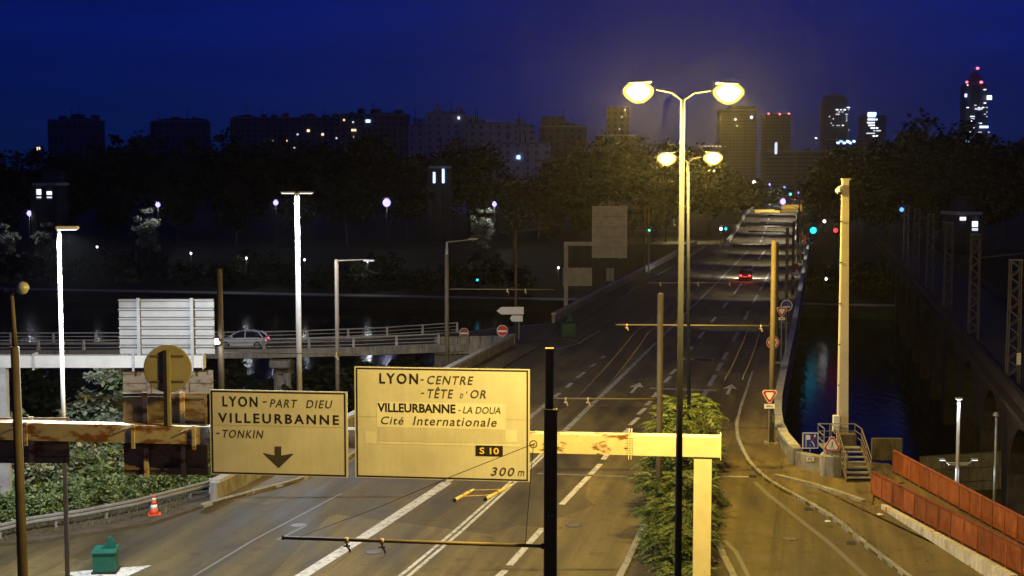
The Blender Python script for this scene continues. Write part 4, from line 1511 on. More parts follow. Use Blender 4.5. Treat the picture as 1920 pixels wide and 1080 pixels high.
pl = thing('stair_platform', 'grey metal stairs with handrails up to the mast platform', 'stairs', (16.2, 62.6, .2))
y0, n = 62.6, 6
xa, xb = P(1587, 900, 62.6).x, P(1631, 900, 62.6).x
for k in range(n):
    z = .36 + k * .18
    yy = y0 + k * .29
    MB().box(((xa + xb) / 2, yy, z), (xb - xa, .29, .05)).build('step', 'galvanised', pl)
zl, yl_ = .36 + n * .18 - .1, y0 + n * .29
xq = P(1540, 840, 65).x
MB().box(((xq + xb) / 2, yl_ + .75, zl), (xb - xq + .1, 1.4, .06)).build('landing', 'galvanised', pl)
for x in (xa - .03, xb + .03):
    MB().beam(V(x, y0 - .2, .28), V(x, yl_, zl + .02), .05, .22).build('stringer', 'pole_ochre', pl)
    rl = MB()
    for h in (.95, .65, .38):
        rl.tube(V(x, y0 - .15, .3 + h), V(x, yl_, zl + h), .028 if h > .9 else .02, None, 8)
        rl.tube(V(x, yl_, zl + h), V(x, yl_ + 1.35, zl + h), .028 if h > .9 else .02, None, 8)
    rl.build('handrail', 'pole_ochre', pl)
    for yy, zb in ((y0 - .1, .28), (y0 + .8, .75), (yl_, zl), (yl_ + 1.3, zl)):
        MB().tube(V(x, yy, zb), V(x, yy, zb + .96), .028, None, 8).build('baluster', 'pole_ochre', pl)
rl = MB()
xl_ = P(1540, 840, 65).x
for h in (.95, .6, .3):
    rl.tube(V(xl_, yl_ + .1, zl + h), V(xl_, yl_ + 1.4, zl + h), .025, None, 8)
    rl.tube(V(xl_, yl_ + 1.4, zl + h), V(xb, yl_ + 1.4, zl + h), .025, None, 8)
rl.build('guard_rail', 'galvanised', pl)
for x in (xl_, xl_ + .55, xl_ + 1.1):
    MB().tube(V(x, yl_ + 1.4, zl), V(x, yl_ + 1.4, zl + .96), .022, None, 8).build('baluster', 'galvanised', pl)
MB().tube(V(xl_, yl_ + .1, .2), V(xl_, yl_ + .1, zl + .96), .03, None, 8).build('baluster', 'galvanised', pl)
MB().box(((xa + xb) / 2 + .1, yl_ + .9, zl + .3), (.8, .5, .55), 0, .03).build('locker', 'pole_brown', pl)
# octagonal plinth
c = P(1560, 900, 63.7)
solo(MB().lathe(V(c.x, 63.9, .2), [(.56, 0), (.56, .95), (.50, 1.02)], 8), 'octagonal_plinth', 'concrete', 'stained octagonal concrete plinth left of the metal stairs, below the triangular sign', 'plinth')
c2 = P(1561, 868, 63.6)
solo(MB().box((c2.x, 63.75, 1.42), (.70, .4, .55), 0, .02), 'grey_cabinet', 'concrete', 'small grey box on the octagonal plinth under the triangular sign', 'cabinet')

# ------------------------------------------------------------------ signs
def sign_post(t, x, Y, z0, z1, r=.03, m_='galvanised'):
    MB().tube(V(x, Y, z0), V(x, Y, z1), r, r, 8).build('post', m_, t)

def tri(cx, cy, Y, r, up, lift):
    pts = []
    for k in range(3):
        a0 = math.radians(90 + 120 * k) if up else math.radians(-90 + 120 * k)
        for da in (-14, 0, 14):
            rr = r * (.93 if da else 1.0)
            pts.append(V(cx + rr * math.cos(a0 + math.radians(da)), Y - lift, cy + rr * math.sin(a0 + math.radians(da))))
    return pts
def yield_sign(label, px, py, Y, r, plate=None, zb=.12, back_post=True):
    c = P(px, py, Y)
    t = thing('yield_sign', label, 'road sign', (c.x, Y, zb), 'yield signs')
    MB().prism(tri(c.x, c.z, Y, r, False, .0), (0, .02, 0)).build('plate', 'sign_white', t)
    MB().prism(tri(c.x, c.z, Y, r * .90, False, .006), (0, .004, 0)).build('red_border', 'sign_red', t)
    MB().prism(tri(c.x, c.z, Y, r * .54, False, .012), (0, .004, 0)).build('centre', 'sign_white', t)
    if plate:
        w_, h_, txt = plate
        q = V(c.x, Y, c.z - r - h_ / 2 - .04)
        pp = MB().box(q, (w_, .02, h_)).build('distance_plate', 'sign_white', t)
        B = Board(t, q + V(0, -.012, 0), V(1, 0, 0), V(0, -1, 0))
        sx = F / Y
        pc = (q.x / Y * F / math.cos(TH)) * .998 + 960
        me = B.text(txt, 0, 0, w_ * .6 * sx, h_ * .5 * sx, 'sign_black', 0, .02, parent=pp)
        # centre the lettering on the plate
        me_c = sum((v.co for v in me.data.vertices), Vector()) / len(me.data.vertices)
        d = (q + V(0, -.014, 0) - t.location) - me_c
        for v in me.data.vertices:
            v.co += d
    if back_post:
        sign_post(t, c.x, Y + .05, zb, c.z + .2)
    return t
yield_sign('nearest red and white yield sign with 50 m plate on the right pavement', 1443, 741, 71.4, .42, (.55, .24, '50m'))
yield_sign('far yield sign with small plate beside the round blue sign', 1466, 583, 99, .42, (.46, .2, '50m'))
# round prohibition sign
c = P(1449, 642, 90)
t = thing('round_sign', 'red ringed round prohibition sign partly behind the tall pavement pole', 'road sign', (c.x, 90, .12))
MB().lathe(c, [(.42, .0), (.42, .02)], 28, (0, 1, 0)).build('disc', 'sign_white', t)
MB().lathe(c + V(0, -.008, 0), [(.40, 0), (.40, .004)], 28, (0, 1, 0)).build('red_ring', 'sign_red', t)
MB().lathe(c + V(0, -.016, 0), [(.30, 0), (.30, .004)], 28, (0, 1, 0)).build('centre', 'sign_white', t)
Bp = Board(t, c + V(0, -.022, 0), V(1, 0, 0), V(0, -1, 0))
Bp.text('3,5t', 1441, 637, 1457, 648, 'sign_black', .0, .02)
MB().box(c + V(-.08, 0, -.58), (.12, .02, .34)).build('plate', 'sign_white', t)
sign_post(t, c.x, 90.05, .12, c.z + .3)
c = P(1475, 573, 100)
t = thing('round_sign', 'round blue sign with pale rim behind the far yield sign', 'road sign', (c.x, 100, .12))
MB().lathe(c, [(.42, .0), (.42, .02)], 28, (0, 1, 0)).build('rim', 'sign_white', t)
MB().lathe(c + V(0, -.008, 0), [(.38, 0), (.38, .004)], 28, (0, 1, 0)).build('disc', 'sign_blue', t)
MB().box(c + V(0, -.014, -.08), (.5, .004, .06)).build('bar', 'sign_white', t)
sign_post(t, c.x, 100.06, .12, c.z + .3)
c = P(1492, 505, 150)
t = thing('plate_sign', 'small red and white sign plates far along the right parapet', 'road sign', (c.x, 150, .12))
MB().box(c + V(0, 0, .3), (.5, .02, .8)).build('plate', 'sign_red', t)
MB().box(c + V(0, -.0, -.5), (.7, .02, .4)).build('plate', 'sign_white', t)
sign_post(t, c.x, 150.05, .12, c.z + .6)
c = P(1508, 447, 230)
t = thing('plate_sign', 'tiny orange sign plate near the far end of the right parapet', 'road sign', (c.x, 230, .12))
MB().box(c, (.6, .02, 1.2)).build('plate', 'cone_orange', t)
sign_post(t, c.x, 230.05, .12, c.z + .6)

# blue litter sign
Y = 65.6
c = P(1519.5, 826, Y)
t = thing('litter_sign', 'square blue sign with white figure dropping litter into a bin', 'road sign', (c.x, Y, .85))
h = .385
MB().box(c, (2 * h, .03, 2 * h), 0, .01).build('plate', 'sign_white', t)
MB().box(c + V(0, -.018, 0), (1.78 * h, .006, 1.78 * h)).build('blue_field', 'sign_blue', t)
fg = lambda pts, m_, nm: MB().prism([c + V(x * h, -.024, z * h) for x, z in pts], (0, -.004, 0)).build(nm, m_, t)
fg([(-.56, .74), (-.04, .70), (-.02, .14), (-.48, .10)], 'sign_white', 'bin_shape')
fg([(-.62, .74), (-.54, .74), (-.50, -.78), (-.58, -.78)], 'sign_white', 'bin_side')
fg([(.02, -.08), (.10, .0), (.40, -.30), (.54, -.78), (.46, -.78), (.30, -.34)], 'sign_white', 'figure_leg')
fg([(-.05, -.12), (.12, .12), (.45, .42), (.55, .36), (.2, -.02)], 'sign_red', 'figure_arm')
fg([(.44, .44), (.60, .46), (.66, .74), (.52, .80), (.42, .62)], 'sign_white', 'figure_head')
fg([(-.1, -.45), (.02, -.42), (.06, -.72), (-.08, -.74)], 'galvanised', 'litter_piece')
sign_post(t, c.x, Y + .06, .85, c.z + .2)
q = P(1519, 861, 64.55)
pp = thing('number_plate_sign', 'small white plate with black letters on the low wall', 'sign', (q.x, 64.9, q.z))
MB().box(q, (.36, .015, .20)).build('plate', 'sign_white', pp)
Bp = Board(pp, q + V(0, -.009, 0), V(1, 0, 0), V(0, -1, 0))
Bp.text('P2', 1515, 858.5, 1523.5, 863.5, 'sign_black', 0, .02)
# triangular warning sign
Y = 63.3
c = P(1560, 835, Y)
t = thing('warning_sign', 'triangular red bordered warning sign showing a pedestrian', 'road sign', (c.x, Y, 1.2))
MB().prism(tri(c.x, c.z, Y, .42, True, 0), (0, .02, 0)).build('plate', 'sign_white', t)
MB().prism(tri(c.x, c.z, Y, .395, True, .006), (0, .004, 0)).build('red_border', 'sign_red', t)
MB().prism(tri(c.x, c.z, Y, .30, True, .012), (0, .004, 0)).build('centre', 'sign_white', t)
fg = lambda pts, nm: MB().prism([c + V(x, -.017, z) for x, z in pts], (0, -.004, 0)).build(nm, 'sign_black', t)
fg([(-.02, .0), (.03, .0), (.04, .10), (-.02, .11)], 'figure_body')
fg([(-.02, .0), (.0, .0), (-.05, -.15), (-.08, -.14)], 'figure_leg')
fg([(.01, .0), (.03, .0), (.08, -.15), (.05, -.15)], 'figure_leg')
MB().lathe(c + V(.01, -.021, .15), [(.03, 0), (.03, .004)], 10, (0, 1, 0)).build('figure_head', 'sign_black', t)
sign_post(t, c.x, Y + .06, 1.2, c.z + .1)

# arrow direction signs and the no-entry discs on the left
Y = 119
t = thing('arrow_sign', 'white arrow shaped direction signs pointing left at the slip ramp', 'road sign', (P(962, 600, Y).x, Y, .1))
ar = [(931, 583), (940, 575.5), (982, 575.5), (982, 589.5), (940, 589.5)]
MB().prism([P(x, y, Y) for x, y in ar], (0, .06, 0)).build('upper_arrow', 'sign_white', t)
ar = [(956, 597), (960, 591.5), (980, 591.5), (980, 603), (960, 603)]
MB().prism([P(x, y, Y) for x, y in ar], (0, .06, 0)).build('lower_arrow', 'sign_white', t)
sign_post(t, P(973, 600, Y).x, Y + .12, .1, P(973, 574, Y).z, .05)
for px, py, Y, r, lab, zb in ((942, 617, 112, .46, 'red half disc no entry sign standing behind the left parapet', .1), (870, 621, 118.5, .42, 'second dim no entry disc on the ramp near the abutment', 0)):
    c = P(px, py + 3, Y)
    t = thing('no_entry_sign', lab, 'road sign', (c.x, Y, zb), 'no entry signs')
    MB().lathe(c, [(r, .0), (r, .02)], 26, (0, 1, 0)).build('rim', 'sign_white', t)
    MB().lathe(c + V(0, -.008, 0), [(r * .92, 0), (r * .92, .004)], 26, (0, 1, 0)).build('disc', 'sign_red' if px > 900 else 'ramp_red', t)
    MB().box(c + V(0, -.012, -.04), (r * 1.5, .004, r * .3)).build('bar', 'sign_white', t)
    sign_post(t, c.x, Y + .05, zb, c.z + .1)

# far L-shaped gantry with big sign back
Y = 143
gx = P(1061, 590, Y).x
t = thing('sign_gantry', 'grey L shaped gantry on the far left of the bridge with tall sign back', 'gantry', (gx, Y, .1))
za = P(1061, 457, Y).z
MB().beam(V(gx, Y, .1), V(gx, Y, za + .2), .42, .42, up=(0, 1, 0)).build('column', 'alu_dirty', t)
xe = P(1172, 457, Y).x
MB().beam(V(gx, Y, za), V(xe, Y, za), .36, .40).build('beam', 'alu_dirty', t)
back_board('road_sign', 'tall grey sign back hung on the far L shaped gantry', 1110, 386, 1176, 484, Y - .35, 'alu_dirty', (.2, .8), (.3, .62, .82), 'alu_dirty', None, 5)
back_board('road_sign', 'small grey sign back low beside the far gantry column', 1055, 502, 1110, 536, Y + 3, 'alu_dirty', (.5,), (.5,), 'alu_dirty')
for dx, lab in ((0, 'left'), (8, 'right')):
    c = P(1140 + dx, 515, 168)
    t = solo(MB().box(c, (.42, .04, 1.6), 0, .01), 'narrow_sign', 'alu_back', f'{lab} one of two narrow pale sign plates beyond the far gantry', 'road sign')

# traffic cone
b = U(289, 965, .1)
t = thing('traffic_cone', 'orange and white traffic cone on the left verge by the guard rail', 'traffic cone', b)
MB().box(b + V(0, 0, .03), (.52, .52, .06), .3, .02).build('base', 'cone_orange', t)
H = .78
def cone_band(z0, z1, m_, nm):
    rr = lambda z: lerp(.19, .05, z / H)
    MB().lathe(b + V(0, 0, .06), [(rr(z0), z0), (rr(z1), z1)], 18).build(nm, m_, t, True)
cone_band(0, .20, 'cone_orange', 'body'); cone_band(.20, .38, 'cone_white', 'band'); cone_band(.38, .55, 'cone_orange', 'body'); cone_band(.55, .66, 'cone_white', 'band'); cone_band(.66, .78, 'cone_orange', 'body')
# green nose markers
def nose(label, base, s, m_, rz):
    t = thing('nose_marker', label, 'bollard', base, 'green nose markers')
    rot = Matrix.Rotation(rz, 3, 'Z')
    q = lambda x, y, z: base + rot @ V(x * s, y * s, z * s)
    MB().loft([[q(-.40, -.30, 0), q(.40, -.30, 0), q(.42, .32, 0), q(-.36, .32, 0)], [q(-.40, -.30, .72), q(.40, -.30, .72), q(.42, .32, .84), q(-.36, .32, .84)]]).build('body', m_, t)
    MB().prism([q(-.44, -.34, .72), q(.44, -.34, .72), q(.45, .36, .85), q(-.40, .36, .85)], V(0, 0, .05 * s)).build('lid', m_, t)
    MB().prism([q(-.16, .0, .82), q(.36, .05, .80), q(.34, .06, 1.08), q(.22, .05, 1.26), q(.10, .03, 1.22), q(.08, .02, 1.02)], rot @ V(-.04, .20, 0) * s).build('fin', m_, t)
    MB().prism([q(-.45, -.36, 0), q(.45, -.36, 0), q(.46, .37, 0), q(-.41, .37, 0)], V(0, 0, .07)).build('skirt', 'dark_steel', t)
nose('green plastic nose marker on white paint at lower left', U(198, 1072) + V(0, 0, .01), .98, 'green_plastic', .1)
nose('dim green nose marker where the slip ramp leaves the bridge', U(1063, 632) + V(0, 0, .01), 1.6, 'green_dull', .2)

# guard rail on the left verge
gp = [U(-60, 1003, .55), U(60, 975, .55), U(150, 962, .55), U(250, 943, .55), U(320, 925, .55), U(395, 906, .55)]
t = thing('guard_rail', 'steel guard rail half hidden by weeds along the left verge', 'guard rail', (gp[2].x, gp[2].y, .1))
for a, b in zip(gp, gp[1:]):
    mb = MB()
    d = (b - a).normalized()
    n = V(d.y, -d.x, 0)
    prof_ = [(0, -.15), (.05, -.11), (.05, -.05), (.0, -.02), (0, .02), (.05, .05), (.05, .11), (0, .15)]
    for (o0, z0), (o1, z1) in zip(prof_, prof_[1:]):
        mb.add([a + n * o0 + V(0, 0, z0), b + n * o0 + V(0, 0, z0), b + n * o1 + V(0, 0, z1), a + n * o1 + V(0, 0, z1)], [(0, 1, 2, 3)])
        mb.add([a + n * (o0 - .006) + V(0, 0, z0), b + n * (o0 - .006) + V(0, 0, z0), b + n * (o1 - .006) + V(0, 0, z1), a + n * (o1 - .006) + V(0, 0, z1)], [(3, 2, 1, 0)])
    mb.build('rail', 'galvanised', t)
    MB().box(lerp(a, b, .5) - n * .08 + V(0, 0, -.2), (.1, .1, .75), math.atan2(d.y, d.x)).build('post', 'galvanised', t)
MB().box(gp[-1] + V(.02, -.02, -.15), (.16, .12, .75)).build('end_post', 'board_white', t)
c = P(225, 779, 66)
solo(MB().box(c, (.28, .2, 1.1), 0, .02), 'white_cabinet', 'white_steel', 'narrow white box standing in the shrubs left of the brown sign back', 'cabinet')

# ------------------------------------------------------------------ red panelled ramp and white wall
def red_parapet(label, a, b, h=1.0, step=1.05):
    t = thing('ramp_parapet', label, 'railing', a, 'red steel ramp panels')
    d = b - a
    L = d.length
    d.normalize()
    n = V(d.y, -d.x, 0)
    k = int(L / step)
    for i in range(k):
        p0, p1 = a + d * (L * i / k), a + d * (L * (i + 1) / k)
        MB().beam(p0 + d * .012 + V(0, 0, .14 + (h - .2) / 2), p1 - d * .012 + V(0, 0, .14 + (h - .2) / 2), .025, h - .2).build('panel', 'ramp_red', t)
        MB().box(p0 + V(0, 0, h / 2), (.07, .07, h), math.atan2(d.y, d.x)).build('post', 'ramp_red', t)
    MB().beam(a + V(0, 0, h + .0), b + V(0, 0, h + .0), .10, .06).build('top_rail', 'ramp_red', t)
    MB().beam(a + V(0, 0, .12), b + V(0, 0, .12), .05, .04).build('bottom_rail', 'ramp_red', t)
    return t
n0, n1 = U(1634, 929, .12), U(2010, 1133, .12)
f0, f1 = U(1675, 887, .12), U(2010, 1075, .12)
red_parapet('red brown steel panel parapet nearest the road, starting at the stairs', n0, n1, 1.08)
red_parapet('red brown steel panel parapet on the outer side of the ramp', f0, f1, 1.08)
rw = MB().add([n0 + V(0, 0, .02), n1 + V(0, 0, .02), f1 + V(0, 0, .02), f0 + V(0, 0, .02)], [(0, 1, 2, 3)])
struct(rw, 'ramp_walkway', 'pavement_tar')
a, b = U(1656, 953, .12), U(1900, 1110, .12)
d = (b - a).normalized()
n = V(d.y, -d.x, 0)
def cap_outline(z):
    return [a - d * .12 + V(0, 0, z), a - n * .13 + d * .1 + V(0, 0, z), b - n * .15 + V(0, 0, z), b + n * .15 + V(0, 0, z), a + n * .13 + d * .1 + V(0, 0, z)]
top = [p for p in cap_outline(0)]
wl = MB().loft([[p for p in cap_outline(0)], [p + V(0, 0, .16 + .42 * min(1, (p - a).length / 9)) for p in cap_outline(0)]])
solo(wl, 'low_white_wall', 'concrete_white', 'low whitish concrete wall with red graffiti tapering beside the red ramp', 'wall')
# litter and dry leaves on the pavement
lv = MB()
for k in range(420):
    if k < 260:
        u, v_ = R.random(), R.gauss(0, 1)
        p = lerp(U(1560, 925, .2), U(1660, 960, .13), u) + V(v_ * .35, v_ * .25, .02)
    else:
        p = U(R.uniform(1440, 1760), R.uniform(900, 1075), .125) + V(0, 0, .01)
        if p.x < KR(p.y) - .25:
            continue
    s, an = R.uniform(.02, .055), R.uniform(0, 6.28)
    e1, e2 = V(math.cos(an), math.sin(an), R.uniform(-.3, .3)) * s, V(-math.sin(an), math.cos(an), R.uniform(-.3, .3)) * s * .7
    lv.add([p - e1, p - e2, p + e1, p + e2], [(0, 1, 2, 3)])
o = lv.build('fallen_leaves', 'dry_leaf')
o['kind'] = 'stuff'
o['label'] = 'dry leaves scattered on the right pavement by the stairs'
o['category'] = 'leaves'
for px, py, lab in ((1552, 978, 'scrap of pale paper lying on the right kerb'), (1650, 965, 'scrap of pale paper among the leaves by the white wall')):
    p = U(px, py, .17)
    solo(MB().prism([p + V(-.12, -.08, 0), p + V(.1, -.1, .02), p + V(.13, .08, .0), p + V(-.02, .03, .05), p + V(-.1, .1, .01)], (0, 0, .012)), 'paper_scrap', 'paper', lab, 'litter')

# ------------------------------------------------------------------ cars
def car(label, pos, heading, paint_m, kind='hatch'):
    t = thing('car', label, 'car', pos)
    rot = Matrix.Rotation(heading, 3, 'Z')
    def q(x, y, z):
        return Vector(pos) + rot @ V(x, y, z)        # x forward, y left
    W = .88
    # body cross-sections along the length: (x, half width, sill z, waist z)
    st = [(-2.02, .66, .42, .72), (-1.92, .80, .30, .86), (-1.5, .86, .22, .92), (-.6, W, .20, .92), (.4, W, .20, .90), (1.1, .87, .21, .86), (1.7, .80, .25, .76), (1.98, .62, .36, .62)]
    rings = []
    for x, hw, zs, zw in st:
        rings.append([q(x, -hw * .92, zs), q(x, hw * .92, zs), q(x, hw, zs + .12), q(x, hw, zw - .16), q(x, hw * .93, zw), q(x, -hw * .93, zw), q(x, -hw, zw - .16), q(x, -hw, zs + .12)])
    MB().loft(rings).build('body', paint_m, t, True)
    cab = [(-1.86, .60, .90, .92), (-1.45, .66, .9, 1.32), (-.8, .66, .9, 1.46), (0, .66, .9, 1.45), (.45, .64, .9, 1.30), (1.12, .60, .86, .90)]
    rings = []
    for x, hw, zs, zr in cab:
        rings.append([q(x, -.80, zs), q(x, .80, zs), q(x, hw, zr - .03), q(x, hw * .8, zr), q(x, -hw * .8, zr), q(x, -hw, zr - .03)])
    cb = MB().loft(rings).build('cabin', 'car_glass', t, True)
    rings = []
    for x, hw, zs, zr in cab[1:5]:
        rings.append([q(x, -hw * .97, zr - .05), q(x, hw * .97, zr - .05), q(x, hw * .82, zr + .015), q(x, -hw * .82, zr + .015)])
    MB().loft(rings).build('roof', paint_m, t, True)
    for s in (-1, 1):
        for (x0, z0, x1, z1) in ((-1.8, .92, -1.42, 1.36), (.48, 1.32, 1.14, .90), (-.30, .92, -.34, 1.46)):
            MB().beam(q(x0, s * .79, z0), q(x1, s * .665, z1), .05, .07).build('pillar', paint_m, cb)
        MB().box(q(.75, s * .98, .98), (.16, .2, .14), heading, .03).build('mirror', paint_m, t)
        for x in (-1.32, 1.28):
            ax = rot @ V(0, 1, 0)
            wh = MB().lathe(q(x, s * .80 - .10, .31), [(.22, 0), (.31, .02), (.31, .19), (.22, .21)], 18, ax).build('wheel', 'rubber', t, True)
            MB().lathe(q(x, s * .80 - .10 + (.105 + s * .105), .31), [(.20, -.012), (.20, .012)], 12, ax).build('rim', 'rim', wh)
        MB().box(q(-1.96, s * .60, .74), (.12, .30, .16), heading, .03).build('tail_light', 'tail_red', t)
        MB().box(q(1.86, s * .58, .60), (.16, .28, .13), heading, .03).build('headlight', 'head_white', t)
    MB().box(q(-2.01, 0, .58), (.04, .5, .11), heading).build('number_plate', 'sign_white', t)
    MB().box(q(-1.9, 0, .40), (.2, 1.5, .14), heading, .03).build('bumper', paint_m, t)
    return t, q, rot
cp = U(1403, 527)
hd = math.pi / 2 - math.atan(.222)
tc, q, rot = car('dark red car driving away on the bridge with tail lights on', V(cp.x, cp.y + 2, .008), hd, 'car_red')
for s in (-1, 1):
    lamp(tc, q(2.2, s * .6, .62), 1100, (.92, .95, 1.0), .06, 'headlight_beam', 'SPOT', aim=rot @ V(1, s * .55, -.13), angle=85, blend=.8)
    lamp(tc, q(-2.2, s * .6, .72), 5, (1, .06, .06), .05, 'tail_glow')
sp = P(456, 655, 114.2)
tsv, q, rot = car('silver hatchback driving left along the slip ramp behind its railing', V(sp.x, 114.3, .02), math.pi - .02, 'car_silver')
for s in (-1, 1):
    lamp(tsv, q(2.2, s * .6, .62), 120, (.92, .95, 1.0), .06, 'headlight_beam', 'SPOT', aim=rot @ V(1, 0, -.12), angle=70, blend=.8)

# ------------------------------------------------------------------ lattice masts on the railway
def lattice(label, px, Y, ytop):
    x = RX(Y) + .9
    z1 = P(px, ytop, Y).z
    z0 = .15
    t = thing('lattice_mast', label, 'mast', (x, Y, z0), 'railway lattice masts')
    w0, w1_ = .42, .34
    n = int((z1 - z0) / .55)
    for sx, sy in ((-1, -1), (1, -1), (1, 1), (-1, 1)):
        MB().beam(V(x + sx * w0, Y + sy * .2, z0), V(x + sx * w1_, Y + sy * .2, z1), .08, .08, up=(0, 1, 0)).build('leg', 'lattice_steel', t)
    mb = MB()
    for k in range(n):
        u0, u1 = k / n, (k + 1) / n
        a_, b_ = (-1, 1) if k % 2 else (1, -1)
        for sy in (-1, 1):
            mb.beam(V(x + a_ * lerp(w0, w1_, u0), Y + sy * .2, lerp(z0, z1, u0)), V(x + b_ * lerp(w0, w1_, u1), Y + sy * .2, lerp(z0, z1, u1)), .05, .05)
    mb.build('lattice_bracing', 'lattice_steel', t)
    MB().box((x, Y, z1 + .03), (w1_ * 2 + .12, .5, .06)).build('cap', 'galvanised', t)
    MB().tube(V(x + .3, Y, z1 - 2.0), V(x + 4.0, Y, z1 - 1.6), .05, .05, 6).build('catenary_arm', 'lattice_steel', t)
    if px > 1880:
        MB().box((x + .30, Y - .26, 1.9), (.28, .04, .8)).build('plate', 'sign_white', t)
for (px, Y, yt), o_ in zip(((1898, 93, 488), (1830, 118, 440), (1781, 143, 418), (1747, 168, 402), (1718, 193, 392), (1694, 218, 386)), ('nearest', 'second', 'third', 'fourth', 'fifth', 'sixth')):
    lattice(f'{o_} steel lattice mast on the railway viaduct', px, Y, yt)

# ------------------------------------------------------------------ embankment and plants on the left
EA, EB = V(-34, 40.8, 0), V(-13.6, 60.8, 0)
ED = (EB - EA).normalized()
EN = V(-ED.y, ED.x, 0)
eprof = [(-.3, .06), (1.2, -.05), (5, -1.5), (12, -4.6), (24, -9.05)]
def emb_z(x, y):
    return interp(eprof, (V(x, y, 0) - EA).dot(EN)) if (V(x, y, 0) - EA).dot(EN) < 24 else -9.0
em = MB()
L_ = (EB - EA).length
for k in range(-4, 18):
    for j in range(len(eprof) - 1):
        u0, u1 = L_ * k / 15, L_ * (k + 1) / 15
        (o0, z0), (o1, z1) = eprof[j], eprof[j + 1]
        j_ = lambda u, o, z: EA + ED * u + EN * o + V(0, 0, z)
        if k >= 15 and j < 1:
            continue
        em.add([j_(u0, o0, z0), j_(u1, o0, z0), j_(u1, o1, z1), j_(u0, o1, z1)], [(0, 1, 2, 3)])
struct(em, 'embankment', 'soil')

def leaf_quad(mb, p, s, rnd, up=.3):
    a = rnd.uniform(0, 6.283)
    el = rnd.gauss(0, .5)
    d = V(math.cos(a) * math.cos(el), math.sin(a) * math.cos(el), math.sin(el))
    n = V(rnd.gauss(0, .6), rnd.gauss(0, .6), 1).normalized()
    w = d.cross(n).normalized() * (s * .38)
    d = d * s
    mb.v += [p, p + d * .45 + w, p + d, p + d * .45 - w]
    o = len(mb.v) - 4
    mb.f.append((o, o + 1, o + 2, o + 3))

def branchy(rnd, h, r, n, spread, lean=0):
    """trunk with limbs; returns mesh builder and limb tips"""
    mb = MB()
    tips = []
    pts = [V(0, 0, -.25)]
    for k in range(1, 5):
        pts.append(V(rnd.gauss(0, .03) * h, rnd.gauss(0, .03) * h, h * k / 4))
    for k in range(4):
        mb.tube(pts[k], pts[k + 1], r * (1 - .22 * k), r * (1 - .22 * (k + 1)), 8)
    for k in range(n):
        u = rnd.uniform(.35, 1.0)
        b = lerp(pts[int(u * 3.99)], pts[min(4, int(u * 3.99) + 1)], (u * 3.99) % 1)
        a = rnd.uniform(0, 6.28)
        ln = spread * rnd.uniform(.5, 1.0)
        m_ = b + V(math.cos(a) * ln * .5, math.sin(a) * ln * .5, ln * rnd.uniform(.2, .45))
        e = m_ + V(math.cos(a + .3) * ln * .5, math.sin(a + .3) * ln * .5, ln * rnd.uniform(.15, .5))
        mb.tube(b, m_, r * .42, r * .28, 6)
        mb.tube(m_, e, r * .28, r * .1, 5)
        tips += [m_, e]
    return mb, tips

def make_tree(name, seed, H, cw, ch, clumps, per, leaf, lm, label, cat='tree', group=None, flat=.75):
    rnd = random.Random(seed)
    t = thing(name, label, cat, (0, 0, 0), group)
    tr, tips = branchy(rnd, H - ch * .45, max(.03, H * .018), 9, cw * .45)
    tr.build('trunk', 'bark', t, True)
    cr = MB()
    zc = H - ch / 2
    cs = []
    for k in range(clumps):
        # fill an uneven ellipsoid, denser towards its skin
        a, u = rnd.uniform(0, 6.283), rnd.uniform(-1, 1)
        rr = rnd.random() ** .4 * (1 + .22 * math.sin(3 * a + seed) + .15 * math.sin(5 * a + 2 * seed + u * 3))
        q = math.sqrt(1 - u * u)
        cs.append(V(q * math.cos(a) * rr * cw / 2, q * math.sin(a) * rr * cw / 2, zc + u * rr * ch / 2))
    cs += tips
    for c in cs:
        s = cw * rnd.uniform(.035, .095)
        for k in range(per):
            g3 = [max(-1.7, min(1.7, rnd.gauss(0, 1))) for _ in range(3)]
            p = c + V(g3[0] * s, g3[1] * s, g3[2] * s * flat)
            leaf_quad(cr, p, leaf * rnd.uniform(.45, 1.6), rnd)
    cr.build('crown', lm, t)
    return t

used = {}
def plant(proto, loc, rz, sc, label, group):
    if proto.name not in used:
        used[proto.name] = 1
        proto.location = loc
        proto.rotation_euler = (0, 0, rz)
        proto.scale = (sc,) * 3
        proto['label'] = label
        proto['group'] = group
        return proto
    return copy_tree(proto, loc, rz, sc, label, group)

# small trees and shrubs on the embankment
sh = [make_tree('shrub', 11 + k, 2.4, 2.3, 2.2, 24, 78, .22, 'leaf_shrub', 'shrub', 'shrub') for k in range(3)]
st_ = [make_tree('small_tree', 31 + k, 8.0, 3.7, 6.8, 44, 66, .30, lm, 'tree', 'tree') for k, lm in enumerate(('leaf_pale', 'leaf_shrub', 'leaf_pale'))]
G1, G2 = 'shrubs on the left embankment', 'small trees on the left embankment'
front = [(-25, 55, .7), (18, 56, .62), (62, 56.5, .5), (95, 57.5, .6), (140, 58.5, .55), (172, 59.5, .7), (205, 60, .6), (238, 61, .7), (268, 61.5, .6), (300, 62.6, .75), (330, 63.5, .7), (358, 64.5, .65)]
mid = [(-10, 60, 1.1), (40, 59.5, 1.0), (95, 60.5, 1.15), (150, 61, 1.05), (205, 62.5, 1.2), (258, 64, 1.2), (305, 65, 1.1), (350, 66.5, 1.0), (285, 68, 1.6), (340, 70, 1.5), (240, 66, 1.5)]
rr = random.Random(5)
for i, (px, Y, sc) in enumerate(front):
    x = P(px, 900, Y).x
    plant(sh[i % 3], (x, Y, emb_z(x, Y) - .05), rr.uniform(0, 6.28), sc, 'low leafy weed shrub close behind the steel guard rail on the left', 'weeds behind the guard rail')
